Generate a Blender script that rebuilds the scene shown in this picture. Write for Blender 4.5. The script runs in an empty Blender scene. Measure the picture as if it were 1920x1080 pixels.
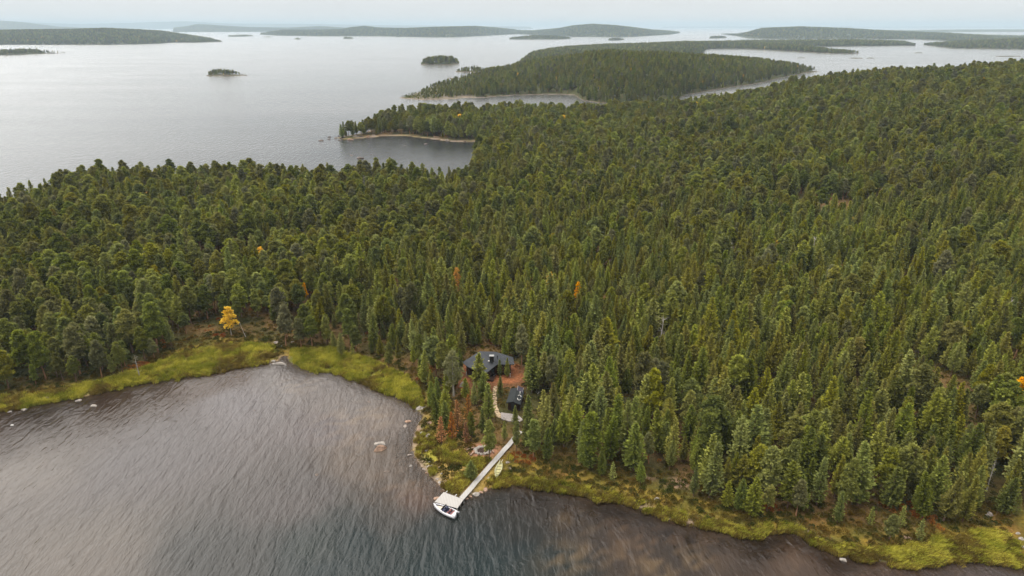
import bpy, bmesh, math, random
import numpy as np
from mathutils import Vector, Matrix
R = math.radians
S = bpy.context.scene
C = S.collection
rng = np.random.default_rng(7)
random.seed(7)

# ------------------------------------------------------------------ camera
H, PITCH, F = 85.0, 21.0, 1280.0
cam_d = bpy.data.cameras.new('camera'); cam = bpy.data.objects.new('camera', cam_d); C.objects.link(cam)
cam.location = (0, 0, H); cam.rotation_euler = (R(90 - PITCH), 0, 0)
cam_d.sensor_width = 36; cam_d.lens = 36 * F / 1920; cam_d.clip_start = 1; cam_d.clip_end = 120000
S.camera = cam
# ------------------------------------------------------------------ light
S.view_settings.view_transform = 'Standard'; S.view_settings.look = 'None'
S.view_settings.exposure = 0.07; S.view_settings.gamma = 1.0
S.cycles.max_bounces = 6; S.cycles.diffuse_bounces = 2; S.cycles.glossy_bounces = 3
S.cycles.transparent_max_bounces = 8; S.cycles.volume_bounces = 1; S.cycles.transmission_bounces = 2
S.cycles.caustics_reflective = False; S.cycles.caustics_refractive = False
SUN_AZ, SUN_EL = -108.0, 48.0           # azimuth from +Y (view direction), negative = left
W = bpy.data.worlds.new('World'); S.world = W; W.use_nodes = True
nt = W.node_tree; N = nt.nodes; L = nt.links
for n in list(N): N.remove(n)
def nd(t, **k):
    n = N.new(t)
    for a, b in k.items(): setattr(n, a, b)
    return n
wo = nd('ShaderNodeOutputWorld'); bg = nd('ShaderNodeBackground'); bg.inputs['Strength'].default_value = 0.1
sky = nd('ShaderNodeTexSky', sky_type='NISHITA', sun_disc=False)
sky.sun_elevation = R(SUN_EL); sky.sun_rotation = R(SUN_AZ); sky.air_density = 1.0; sky.dust_density = 2.0
geo = nd('ShaderNodeTexCoord'); sep = nd('ShaderNodeSeparateXYZ'); L.new(geo.outputs['Generated'], sep.inputs[0])
elev = nd('ShaderNodeMapRange'); elev.inputs['From Min'].default_value = 0.0; elev.inputs['From Max'].default_value = 0.72
elev.inputs['To Min'].default_value = 8.3; elev.inputs['To Max'].default_value = 7.0
L.new(sep.outputs['Z'], elev.inputs['Value'])
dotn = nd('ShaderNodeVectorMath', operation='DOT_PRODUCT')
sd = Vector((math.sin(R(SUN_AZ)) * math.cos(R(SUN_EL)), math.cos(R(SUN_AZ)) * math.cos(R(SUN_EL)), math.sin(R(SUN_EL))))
dotn.inputs[1].default_value = (math.sin(R(-50)) * math.cos(R(42)), math.cos(R(-50)) * math.cos(R(42)), math.sin(R(42)))     # unseen bright patch of overcast, placed so the left bay mirrors it
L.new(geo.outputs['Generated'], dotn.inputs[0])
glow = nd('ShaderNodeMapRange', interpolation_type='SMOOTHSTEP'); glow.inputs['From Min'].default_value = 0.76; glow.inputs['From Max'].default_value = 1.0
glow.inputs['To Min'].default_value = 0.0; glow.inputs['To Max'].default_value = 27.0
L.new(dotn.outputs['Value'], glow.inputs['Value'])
# cloud texture of the overcast
mp = nd('ShaderNodeMapping'); mp.inputs['Scale'].default_value = (1.0, 1.0, 5.0); L.new(geo.outputs['Generated'], mp.inputs[0])
nz = nd('ShaderNodeTexNoise'); nz.inputs['Scale'].default_value = 2.2; nz.inputs['Detail'].default_value = 4; L.new(mp.outputs[0], nz.inputs['Vector'])
cl = nd('ShaderNodeMapRange'); cl.inputs['From Min'].default_value = 0.3; cl.inputs['From Max'].default_value = 0.7
cl.inputs['To Min'].default_value = 0.94; cl.inputs['To Max'].default_value = 1.05; L.new(nz.outputs['Fac'], cl.inputs['Value'])
zen = nd('ShaderNodeMapRange', interpolation_type='SMOOTHSTEP'); zen.inputs['From Min'].default_value = 0.70; zen.inputs['From Max'].default_value = 0.97; zen.inputs['To Min'].default_value = 0.0; zen.inputs['To Max'].default_value = 40.0  # unseen bright zenith, added to lift ambient light without showing in the water
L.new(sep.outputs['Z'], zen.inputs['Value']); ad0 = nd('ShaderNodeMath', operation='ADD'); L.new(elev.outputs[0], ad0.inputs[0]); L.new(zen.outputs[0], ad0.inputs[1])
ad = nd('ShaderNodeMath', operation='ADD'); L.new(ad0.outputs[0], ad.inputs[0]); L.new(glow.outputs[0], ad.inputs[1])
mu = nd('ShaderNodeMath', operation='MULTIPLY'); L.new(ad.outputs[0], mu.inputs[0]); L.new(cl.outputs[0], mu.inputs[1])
tint = nd('ShaderNodeMix', data_type='RGBA'); tint.inputs['A'].default_value = (0.985, 1.0, 1.0, 1); tint.inputs['B'].default_value = (1.0, 0.955, 0.90, 1)
tf = nd('ShaderNodeMapRange'); tf.inputs['From Min'].default_value = 0.05; tf.inputs['From Max'].default_value = 0.4; L.new(sep.outputs['Z'], tf.inputs['Value']); L.new(tf.outputs[0], tint.inputs['Factor'])
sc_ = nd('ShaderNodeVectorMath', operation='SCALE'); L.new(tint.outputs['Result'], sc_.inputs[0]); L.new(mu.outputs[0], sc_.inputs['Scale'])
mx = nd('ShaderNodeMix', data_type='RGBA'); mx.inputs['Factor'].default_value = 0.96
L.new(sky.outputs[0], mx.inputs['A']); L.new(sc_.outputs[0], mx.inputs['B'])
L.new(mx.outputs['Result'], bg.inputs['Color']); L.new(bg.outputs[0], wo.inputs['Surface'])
sun_d = bpy.data.lights.new('sun', 'SUN'); sun_d.energy = 1.5; sun_d.angle = R(14); sun_d.color = (1.0, 0.95, 0.86)
sun = bpy.data.objects.new('sun', sun_d); C.objects.link(sun); sun.location = (0, 0, 400)
sun.rotation_euler = (-sd).to_track_quat('-Z', 'Y').to_euler()

# ------------------------------------------------------------------ helpers
cp, sp = math.cos(R(PITCH)), math.sin(R(PITCH))
def P(px, py, z=0.0):
    """the world point at height z that the photograph's pixel (px,py) shows"""
    u = (px - 960) / F; v = (540 - py) / F
    dy = cp + v * sp; dz = -sp + v * cp
    k = (z - H) / dz
    return (u * k, dy * k)
def proj(x, y, z):
    fw = y * cp - (z - H) * sp; up = y * sp + (z - H) * cp
    return 960 + F * x / fw, 540 - F * up / fw, fw
def lattice(ix, iy, s):
    h = (ix.astype(np.int64) * 374761393 + iy.astype(np.int64) * 668265263 + s * 144665) & 0xffffffff
    h = ((h ^ (h >> 13)) * 1274126177) & 0xffffffff
    return ((h ^ (h >> 16)) & 0xffff) / 65535.0
def noise(x, y, scale, octs=3, seed=1):
    x = np.asarray(x, float) / scale; y = np.asarray(y, float) / scale; out = 0; amp = 1; tot = 0
    for o in range(octs):
        ix = np.floor(x); iy = np.floor(y); fx = x - ix; fy = y - iy; ix = ix.astype(int); iy = iy.astype(int)
        fx = fx * fx * (3 - 2 * fx); fy = fy * fy * (3 - 2 * fy)
        a = lattice(ix, iy, seed + o); b = lattice(ix + 1, iy, seed + o); c = lattice(ix, iy + 1, seed + o); d = lattice(ix + 1, iy + 1, seed + o)
        out = out + amp * ((a * (1 - fx) + b * fx) * (1 - fy) + (c * (1 - fx) + d * fx) * fy); tot += amp; amp *= .5; x = x * 2.03 + 7; y = y * 2.03 + 3
    return out / tot
def sdf(poly, x, y):
    """signed distance, positive inside"""
    x = np.asarray(x, float); y = np.asarray(y, float)
    d = np.full(x.shape, 1e18); ins = np.zeros(x.shape, bool); n = len(poly)
    for i in range(n):
        ax, ay = poly[i]; bx, by = poly[(i + 1) % n]
        ex, ey = bx - ax, by - ay; L2 = ex * ex + ey * ey + 1e-12
        t = np.clip(((x - ax) * ex + (y - ay) * ey) / L2, 0, 1)
        d = np.minimum(d, (x - ax - t * ex) ** 2 + (y - ay - t * ey) ** 2)
        if ay != by:
            c = ((ay > y) != (by > y)) & (x < (bx - ax) * (y - ay) / (by - ay) + ax); ins ^= c
    d = np.sqrt(d); return np.where(ins, d, -d)
def sm(a, b, x):
    t = np.clip((x - a) / (b - a), 0, 1); return t * t * (3 - 2 * t)
def mesh_np(name, v, f, mats=(), smooth=False, midx=None):
    me = bpy.data.meshes.new(name); v = np.asarray(v, np.float32); f = np.asarray(f, np.int32); k = f.shape[1]
    me.vertices.add(len(v)); me.vertices.foreach_set('co', v.ravel())
    me.loops.add(f.size); me.loops.foreach_set('vertex_index', f.ravel())
    me.polygons.add(len(f)); me.polygons.foreach_set('loop_start', np.arange(0, f.size, k, dtype=np.int32))
    if midx is not None: me.polygons.foreach_set('material_index', np.asarray(midx, np.int32))
    me.polygons.foreach_set('use_smooth', np.full(len(f), smooth))
    for m in mats: me.materials.append(m)
    me.update(); me.validate(); return me
def tag(o, label=None, cat=None, group=None, kind=None):
    if label: o['label'] = label
    if cat: o['category'] = cat
    if group: o['group'] = group
    if kind: o['kind'] = kind
    return o
def link(name, me, parent=None, loc=None):
    o = bpy.data.objects.new(name, me); C.objects.link(o)
    if parent is not None: o.parent = parent
    if loc is not None: o.location = loc
    return o
def empty(name, loc, rz=0):
    o = bpy.data.objects.new(name, None); C.objects.link(o); o.location = loc; o.rotation_euler = (0, 0, rz); o.empty_display_size = .5; return o
def bm_obj(name, bm, mat, parent=None, smooth=False, loc=None):
    me = bpy.data.meshes.new(name); bm.normal_update(); bm.to_mesh(me); bm.free()
    for m in (mat if isinstance(mat, (list, tuple)) else [mat]): me.materials.append(m)
    if smooth:
        for p in me.polygons: p.use_smooth = True
    return link(name, me, parent, loc)
def box(bm, x0, x1, y0, y1, z0, z1, bev=0.0):
    r = bmesh.ops.create_cube(bm, size=1, matrix=Matrix.Translation(((x0 + x1) / 2, (y0 + y1) / 2, (z0 + z1) / 2)) @ Matrix.Diagonal((x1 - x0, y1 - y0, z1 - z0, 1)))
    if bev:
        es = list({e for v in r['verts'] for e in v.link_edges}); bmesh.ops.bevel(bm, geom=es, offset=bev, segments=2, affect='EDGES', profile=.6)
def tube(bm, a, b, r0, r1, n=8):
    a = Vector(a); b = Vector(b); d = (b - a); L_ = d.length
    q = d.to_track_quat('Z', 'Y').to_matrix().to_4x4()
    bmesh.ops.create_cone(bm, cap_ends=True, segments=n, radius1=r0, radius2=r1, depth=L_, matrix=Matrix.Translation((a + b) / 2) @ q)
def prism(bm, pts, z0, z1):
    lo = [bm.verts.new((x, y, z0)) for x, y in pts]; hi = [bm.verts.new((x, y, z1)) for x, y in pts]; n = len(pts)
    bm.faces.new(list(reversed(lo))); bm.faces.new(hi)
    for i in range(n): bm.faces.new((lo[i], lo[(i + 1) % n], hi[(i + 1) % n], hi[i]))

# ------------------------------------------------------------------ materials
class NT:
    def __init__(s, name):
        s.m = bpy.data.materials.new(name); s.m.use_nodes = True; s.t = s.m.node_tree
        for n in list(s.t.nodes): s.t.nodes.remove(n)
        s.out = s.t.nodes.new('ShaderNodeOutputMaterial')
    def n(s, t, ins=None, **k):
        n = s.t.nodes.new('ShaderNode' + t)
        for a, b in k.items(): setattr(n, a, b)
        for a, b in (ins or {}).items():
            if isinstance(b, bpy.types.NodeSocket): s.t.links.new(b, n.inputs[a])
            else: n.inputs[a].default_value = b
        return n
    def noise(s, vec, scale, det=3, rough=.5):
        return s.n('TexNoise', {'Vector': vec, 'Scale': scale, 'Detail': det, 'Roughness': rough}).outputs['Fac']
    def ramp(s, fac, stops):
        r = s.n('ValToRGB', {'Fac': fac}); e = r.color_ramp.elements
        while len(e) < len(stops): e.new(.5)
        for i, (p, c) in enumerate(stops): e[i].position = p; e[i].color = (*c, 1)
        return r.outputs['Color']
    def mix(s, f, a, b, mode='MIX'):
        n = s.n('Mix', data_type='RGBA', blend_type=mode)
        for k, v in (('Factor', f), ('A', a), ('B', b)):
            sock = next(i for i in n.inputs if i.name == k and i.enabled and (k == 'Factor' or i.type == 'RGBA')) if k != 'Factor' else n.inputs[0]
            if isinstance(v, bpy.types.NodeSocket): s.t.links.new(v, sock)
            else: sock.default_value = (*v, 1) if isinstance(v, tuple) and len(v) == 3 else v
        return next(o for o in n.outputs if o.type == 'RGBA')
    def mr(s, v, a, b, c, d):
        return s.n('MapRange', {'Value': v, 'From Min': a, 'From Max': b, 'To Min': c, 'To Max': d}).outputs[0]
    def math(s, op, a, b=0.0):
        n = s.n('Math', operation=op)
        for i, v in enumerate((a, b)):
            if isinstance(v, bpy.types.NodeSocket): s.t.links.new(v, n.inputs[i])
            else: n.inputs[i].default_value = v
        return n.outputs[0]
    def bsdf(s, col, rough=.8, spec=.3, normal=None, metal=0.0):
        ins = {'Base Color': col if isinstance(col, bpy.types.NodeSocket) else (*col, 1), 'Roughness': rough, 'Specular IOR Level': spec, 'Metallic': metal}
        if normal is not None: ins['Normal'] = normal
        b = s.n('BsdfPrincipled', ins); s.t.links.new(b.outputs[0], s.out.inputs['Surface']); return s.m
def simple(name, col, rough=.7, spec=.3, var=.25, scale=3.0, bump=0.0, metal=0.0, stretch=(1, 1, 1)):
    t = NT(name); tc = t.n('TexCoord').outputs['Object']
    mpn = t.n('Mapping', {'Vector': tc, 'Scale': stretch}).outputs[0]
    nf = t.noise(mpn, scale, 4, .6)
    c = t.ramp(nf, [(.3, tuple(x * (1 - var) for x in col)), (.7, tuple(min(1, x * (1 + var)) for x in col))])
    nm = t.n('Bump', {'Strength': bump, 'Distance': .05, 'Height': nf}).outputs[0] if bump else None
    return t.bsdf(c, rough, spec, nm, metal)
def foliage(name, dark, lite, rust=None):
    """needles / leaves: tone differs from tree to tree and from shoot to shoot"""
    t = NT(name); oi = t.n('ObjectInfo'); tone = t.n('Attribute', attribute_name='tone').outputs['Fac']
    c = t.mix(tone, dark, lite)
    loc = oi.outputs['Location']
    big = t.noise(loc, .012, 3, .6)
    hue = t.math('ADD', t.mr(oi.outputs['Random'], 0, 1, .495, .510), t.mr(big, .3, .7, -.006, .008))
    val = t.math('MULTIPLY', t.mr(t.math('FRACT', t.math('MULTIPLY', oi.outputs['Random'], 7.31)), 0, 1, .74, 1.34), t.mr(big, .3, .7, .88, 1.12))
    sat = t.mr(t.math('FRACT', t.math('MULTIPLY', oi.outputs['Random'], 13.7)), 0, 1, .84, 1.08)
    h = t.n('HueSaturation', {'Hue': hue, 'Saturation': sat, 'Value': val, 'Color': c}).outputs[0]
    d = t.n('BsdfDiffuse', {'Color': h}); tr = t.n('BsdfTranslucent', {'Color': h})
    m = t.n('MixShader', {0: .27, 1: d.outputs[0], 2: tr.outputs[0]})
    t.t.links.new(m.outputs[0], t.out.inputs['Surface']); return t.m
M = {}
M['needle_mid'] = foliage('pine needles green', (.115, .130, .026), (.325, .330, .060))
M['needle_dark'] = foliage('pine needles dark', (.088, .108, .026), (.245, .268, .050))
M['needle_olive'] = foliage('pine needles olive', (.128, .128, .026), (.305, .280, .042))
M['needle_grey'] = foliage('pine needles grey green', (.105, .104, .042), (.270, .258, .105))
M['needle_rust'] = foliage('rusty needles', (.20, .085, .025), (.46, .20, .06))
M['leaf_gold'] = foliage('golden leaves', (.62, .36, .008), (.88, .56, .02))
M['leaf_orange'] = foliage('orange leaves', (.62, .31, .010), (.86, .47, .025))
M['leaf_lime'] = foliage('yellowing leaves', (.16, .14, .015), (.36, .30, .035))
M['bark'] = simple('pine bark', (.16, .10, .07), .9, .1, .35, 2, stretch=(1, 1, .3))
M['bark_red'] = simple('red pine bark', (.30, .16, .09), .9, .1, .3, 2, stretch=(1, 1, .3))
M['bark_grey'] = simple('dead silver wood', (.36, .33, .29), .9, .1, .25, 2, stretch=(1, 1, .3))
M['rock'] = simple('granite', (.24, .205, .18), .9, .15, .45, 1.6, .8)
M['rock_pink'] = simple('pink granite', (.27, .18, .13), .9, .15, .4, 1.6, .8)
M['rock_pale'] = simple('pale granite', (.27, .245, .22), .9, .15, .35, 1.6, .8)
M['rock_dark'] = simple('wet dark granite', (.09, .065, .05), .5, .4, .4, 1.6, .6)
M['roof_felt'] = simple('dark roofing felt', (.050, .054, .061), .85, .25, .18, .9, .2)
M['roof_black'] = simple('black roofing felt', (.016, .019, .020), .8, .25, .3, .9, .2)
M['wood_dark'] = simple('dark brown boards', (.035, .018, .013), .8, .2, .5, 5, .3, stretch=(6, 6, .3))
M['glass'] = simple('dark window glass', (.01, .012, .014), .1, .6, .1)
M['metal_black'] = simple('black sheet metal', (.01, .01, .011), .45, .5, .2)
M['white_paint'] = simple('white paint', (.46, .45, .43), .5, .4, .06)
M['deck'] = None
t = NT('weathered pale planks'); tc = t.n('TexCoord').outputs['Object']
wv = t.n('TexWave', {'Vector': tc, 'Scale': 1.05, 'Distortion': .4, 'Detail': 2.0}, wave_type='BANDS', bands_direction='X').outputs['Fac']
c = t.mix(t.mr(wv, .0, .12, .8, 0), (.38, .365, .35), (.17, .16, .15)); nz_ = t.noise(tc, 1.7, 4)
c = t.mix(t.mr(nz_, .35, .7, 0, .35), c, (.30, .29, .275)); M['deck'] = t.bsdf(c, .8, .2)
M['gelcoat'] = simple('white gelcoat hull', (.48, .48, .51), .25, .5, .04)
M['boat_beige'] = simple('beige cushion', (.55, .48, .40), .8, .2, .1)
M['boat_red'] = simple('faded red seat', (.20, .085, .08), .7, .3, .1)
M['boat_blue'] = simple('navy canvas', (.03, .035, .07), .7, .3, .2)
M['rowboat'] = simple('pale yellow boat paint', (.48, .47, .30), .6, .3, .08)
M['rowboat_in'] = simple('worn yellow boat inside', (.40, .38, .20), .7, .3, .2)
M['solar'] = simple('solar panel cells', (.035, .03, .045), .25, .6, .2)
M['steel'] = simple('grey steel', (.45, .45, .45), .4, .5, .1, metal=.8)
M['slab'] = simple('pale flagstones', (.33, .25, .16), .9, .1, .35, 1.8, .4)
M['gravel'] = simple('grey gravel pad', (.24, .215, .20), .95, .1, .3, 3, .3)
M['charcoal'] = simple('ash and charred wood', (.04, .025, .02), .95, .1, .6, 4)

# ------------------------------------------------------------------ land outlines
shore_px = [(-260,812),(-120,795),(0,772),(30,768),(60,763),(100,752),(140,748),(190,736),(240,722),(300,713),(350,706),(400,700),(440,690),(480,683),(504,681),(524,676),(527,668),(538,667),(543,679),(560,688),
 (590,697),(625,696),(650,708),(680,718),(700,730),(735,740),(762,752),(780,768),(793,780),(784,795),(776,815),(772,838),(776,856),(790,876),(806,893),(822,908),(828,918),(846,928),(866,934),(886,928),(912,918),(928,912),
 (960,910),(1000,914),(1050,918),(1090,928),(1120,937),(1150,938),(1185,950),(1215,957),(1245,972),(1290,982),(1323,990),(1350,990),(1372,1000),(1420,1005),(1445,998),(1467,996),(1500,1003),(1533,1018),(1563,1038),(1613,1047),(1650,1054),(1690,1058),
 (1747,1057),(1780,1051),(1827,1049),(1867,1053),(1893,1060),(1920,1064),(2000,1075),(2150,1090)]
near = [P(*p) for p in shore_px]
far_top = [(a, b - 22) for a, b in [(-420,500),(-250,425),(-100,385),(0,368),(60,358),(120,338),(200,323),(260,320),(400,325),(500,325),(560,330),(640,328),(700,322),(740,322),(800,330),(850,322),(885,312)]]
bay = [(906,266),(880,267),(850,266),(800,260),(760,255),(715,256),(680,259),(645,262),(622,258)]
def PD(px, d): return ((px - 960) / F * (d * cp + H * sp), d)
head = [(628,562),(660,578),(689,596),(710,640),(750,668),(800,690),(860,698),(940,702),(1000,705),(1080,705),(1160,715),(1280,740)]
far_side = [PD(x, d) for x, d in head] + [(330, 900), (600, 1000), (900, 1150), (1500, 1200), (1500, -100), (260, 60)]
MAIN = near + list(reversed([])) + list(reversed(far_side))
MAIN = near + [(1500, -100), (1500, 1200), (900, 1150), (600, 1000), (330, 900)] + [PD(x, d) for x, d in reversed(head)] + [P(*p) for p in reversed(bay)] + [P(x, y, 13) for x, y in reversed(far_top)] + [(-420, 190)]
edge_px = [(-260,775),(0,748),(60,738),(120,725),(200,716),(250,706),(285,690),(330,660),(420,642),(470,645),(520,652),(560,662),(640,676),(700,692),(750,712),(790,738),(812,775),(822,820),(850,845),(880,858),(930,862),(1000,868),(1060,882),
 (1130,899),(1180,910),(1290,934),(1400,962),(1480,974),(1560,990),(1640,1008),(1700,1012),(1780,994),(1860,982),(1930,966),(2150,990)]
TREES = [P(*p) for p in edge_px] + [(1500, -100), (1500, 1200), (900, 1150), (600, 1000), (330, 890)] + [PD(x, d - 1) for x, d in reversed(head)] + [P(x, y - 2) for x, y in reversed(bay)] + [P(x, y + 1, 13) for x, y in reversed(far_top)] + [(-420, 200)]
SEDGE_L = [P(*p) for p in [(-260,790),(0,748),(60,742),(120,732),(200,716),(280,692),(340,668),(420,652),(480,650),(512,656),(522,668),(503,683),(440,694),(400,702),(300,716),(190,738),(100,755),(0,775),(-260,815)]]
SEDGE_M = [P(*p) for p in [(546,680),(548,658),(580,655),(620,660),(680,675),(720,692),(760,712),(788,742),(792,765),(782,768),(760,754),(735,742),(700,732),(680,720),(650,710),(625,698),(590,699),(560,690)]]
SEDGE_R = [P(*p) for p in [(1700,1035),(1760,1010),(1830,1000),(1890,1005),(1905,1040),(1900,1062),(1830,1056),(1747,1060),(1690,1062),(1613,1050),(1590,1035),(1640,1030)]]
YARD = [P(*p, 1.8) for p in [(855,692),(866,678),(905,672),(960,676),(984,686),(990,706),(976,722),(925,722),(905,733),(868,733),(855,715)]]
def ground_z(x, y, d=None):
    x = np.asarray(x, float); y = np.asarray(y, float)
    if d is None: d = sdf(MAIN, x, y)
    di = np.clip(d, 0, None)
    xx = x - 150 + 30 * (noise(x, y, 160, 2, 5) - .5)
    hill = .135 * 18 * np.logaddexp(0, xx / 18)
    hill = 62 * (1 - np.exp(-hill / 62 * 1.08))
    hill = hill * sm(0, 90, di) * (1 - .75 * sm(720, 960, y)) * sm(60, 220, y)
    z = .14 * np.minimum(di, 3) + .04 * np.clip(di - 3, 0, 50) + hill + (noise(x, y, 38, 3, 9) - .5) * 3.2 * sm(6, 40, di) + (noise(x, y, 3.2, 3, 17) - .5) * .35 * sm(.3, 4, di)
    zb = np.maximum(.22 * d, -6)
    return np.where(d > 0, z, zb)
def gz(x, y): return float(ground_z(np.array([x]), np.array([y]))[0])
def G(px, py):
    z = 1.0
    for _ in range(12):
        x, y = P(px, py, z); z = .5 * z + .5 * max(0, gz(x, y))
    return x, y, z
def srgb(r, g, b):
    f = lambda c: ((c / 255 + .055) / 1.055) ** 2.4 if c > 10 else c / 255 / 12.92
    return np.array([f(r), f(g), f(b)])

# ------------------------------------------------------------------ ground sheet
def axis(lo, hi, step, clo, chi, cstep):
    far_ = [-30000, -14000, -6000, -2500, -1200]
    a = [v for v in far_ if v < clo - 50] + list(np.arange(clo, lo, cstep)) + list(np.arange(lo, hi, step)) + list(np.arange(hi, chi, cstep)) + [v for v in (1800, 3000, 7000, 16000, 30000) if v > chi]
    return np.array(a, float)
gx = axis(-125, 140, .85, -470, 1200, 6); gy = axis(82, 250, .85, -60, 1250, 6)
X, Y = np.meshgrid(gx, gy); D = sdf(MAIN, X, Y)
Z = ground_z(X, Y, D)
# the stream mouth pool, and rougher banks
nx, ny = len(gx), len(gy)
idx = np.arange(nx * ny).reshape(ny, nx)
quads = np.stack([idx[:-1, :-1], idx[:-1, 1:], idx[1:, 1:], idx[1:, :-1]], -1).reshape(-1, 4)
V = np.stack([X, Y, Z], -1).reshape(-1, 3)
def zone(poly, w=1.5): return sm(-w, w, sdf(poly, X, Y) + (noise(X, Y, 4, 3, 3) - .5) * 3)
n1 = noise(X, Y, 9, 4, 21); n2 = noise(X, Y, 2.4, 3, 31); n3 = noise(X, Y, 28, 3, 41)
def lerp(a, b, t): return a * (1 - t[..., None]) + b * t[..., None]
floor = lerp(np.array([.045, .042, .014]), np.array([.11, .068, .026]), sm(.35, .65, n1))
floor = lerp(floor, np.array([.035, .045, .012]), sm(.45, .7, n3) * .7)
col = floor
heath = lerp(np.array([.085, .075, .014]), np.array([.17, .115, .02]), sm(.3, .7, n2))
heath = lerp(heath, np.array([.13, .06, .02]), sm(.66, .78, n1) * .6)
edge_d = sdf(TREES, X, Y)
col = lerp(col, heath, sm(4, -2, edge_d) * (Y < 400))
sed = lerp(np.array([.09, .10, .012]), np.array([.15, .13, .025]), sm(.3, .7, n2))
sz = np.maximum(np.maximum(zone(SEDGE_L, 1), zone(SEDGE_M, 1)), zone(SEDGE_R, 1)); col = lerp(col, sed, sz)
pen = sm(14, 5, np.hypot((X - P(830, 880)[0]) / 1.0, (Y - P(830, 880)[1]) / 1.0) + (n1 - .5) * 10)
col = lerp(col, lerp(np.array([.30, .20, .06]), np.array([.22, .21, .03]), sm(.4, .6, n1)), pen * .85)
rocky = sm(2.6, .4, D + (n2 - .5) * 2) * (1 - sz) * sm(.35, .6, n1)
col = lerp(col, np.array([.24, .18, .135]), rocky)
yd = sm(-2, 1.2, sdf(YARD, X, Y) + (n2 - .5) * 3)
col = lerp(col, lerp(np.array([.25, .095, .042]), np.array([.11, .055, .025]), sm(.35, .7, n2)), yd)
fx, fy, fz = G(905, 845)
fp = sm(3.9, 2.4, np.hypot((X - fx) / 1.25, Y - fy) + (n2 - .5) * 2.2); col = lerp(col, np.array([.25, .12, .075]), fp * .9)
farbay = sm(7, 1, D) * (Y > 300); col = lerp(col, lerp(np.array([.19, .15, .075]), np.array([.24, .19, .15]), sm(.4, .6, n1)), farbay)
for (px, py, r) in [(1270, 905, 2.6), (1228, 898, 1.2), (700, 700, 0.1)]:
    bx, by, _ = G(px, py); m_ = sm(r, r * .4, np.hypot((X - bx) / 1.4, (Y - by) * 1.3) + (n2 - .5) * 2.5); col = lerp(col, np.array([.26, .16, .11]), m_ * .8)
col = np.where((D < 0)[..., None], np.array([.09, .065, .045]), col)
soilm = NT('ground cover soil and moss'); at = soilm.n('Attribute', attribute_name='Col').outputs['Color']
tc = soilm.n('TexCoord').outputs['Object']; f1 = soilm.noise(tc, 1.3, 5, .65)
cc = soilm.n('HueSaturation', {'Hue': .5, 'Saturation': 1.0, 'Value': soilm.mr(f1, .3, .7, .62, 1.38), 'Color': at}).outputs[0]
bp = soilm.n('Bump', {'Strength': .8, 'Distance': .5, 'Height': f1}).outputs[0]
soilm.bsdf(cc, .95, .08, bp)
me = mesh_np('ground', V, quads, [soilm.m], True)
ca = me.color_attributes.new('Col', 'FLOAT_COLOR', 'POINT'); ca.data.foreach_set('color', np.concatenate([col.reshape(-1, 3), np.ones((nx * ny, 1))], 1).astype(np.float32).ravel())
tag(link('ground', me), kind='structure')

# ------------------------------------------------------------------ water
bed_refl_pts = [(700,1010,30,46,48),(850,1035,26,44,46),(950,1025,26,42,44),(760,970,64,62,58),(880,1000,26,40,42),(620,1070,44,56,58),(960,990,36,36,32),(0,800,62,44,32),(60,780,50,36,28),(250,745,70,54,42),(0,900,120,112,106),(150,1060,118,110,103),(300,850,104,98,98),(450,760,120,114,115),(540,720,128,122,120),(600,800,112,104,104),(560,930,92,86,84),
 (700,780,126,114,106),(700,870,108,96,86),(760,900,100,88,78),(800,860,112,98,86),(640,760,124,116,112),(430,1050,70,70,68),(620,1020,52,60,58),(800,1000,38,50,50),(800,1070,30,48,50),(900,1060,30,48,50),(1000,1060,48,58,56),
 (920,960,40,42,38),(1000,950,56,46,38),(1080,960,70,56,46),(1180,960,40,26,18),(1100,1000,76,66,58),(1200,1010,86,70,58),(1280,1030,76,66,58),(1260,980,40,26,18),(1350,1040,90,76,66),(1400,1010,30,20,14),(1480,1060,104,86,74),(1520,1040,60,40,26),(1660,1075,96,76,64),(1850,1075,104,92,88),
 (830,975,32,44,44),(400,720,88,72,62),(800,930,96,76,66),(1040,1065,50,58,55)]  # lake bed tones, with tree and sky reflections painted into the colour
bp_ = np.array([P(b[0], b[1]) for b in bed_refl_pts]); bc = np.array([srgb(*b[2:]) * (.72 if b[0] > 980 else 1) for b in bed_refl_pts])  # right side dimmed further for the dark shore reflections
wx = axis(-125, 140, 1.2, -470, 1200, 15); wy = axis(82, 250, 1.2, -60, 1250, 15)
WX, WY = np.meshgrid(wx, wy); WD = -sdf(MAIN, WX, WY)
qx = WX + (noise(WX, WY, 12, 3, 51) - .5) * 9; qy = WY + (noise(WX, WY, 12, 3, 61) - .5) * 9
wsum = np.zeros(WX.shape); csum = np.zeros(WX.shape + (3,))
for (a, b), c_ in zip(bp_, bc):
    w = 1 / (((qx - a) ** 2 + (qy - b) ** 2) ** 1.7 + 20); wsum += w; csum += w[..., None] * c_
bed = csum / wsum[..., None]
sa, ca_ = math.sin(.5), math.cos(.5)
strk = noise((WX * ca_ + WY * sa) / 2.2, (-WX * sa + WY * ca_) / .8, 1.3, 3, 71)
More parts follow.
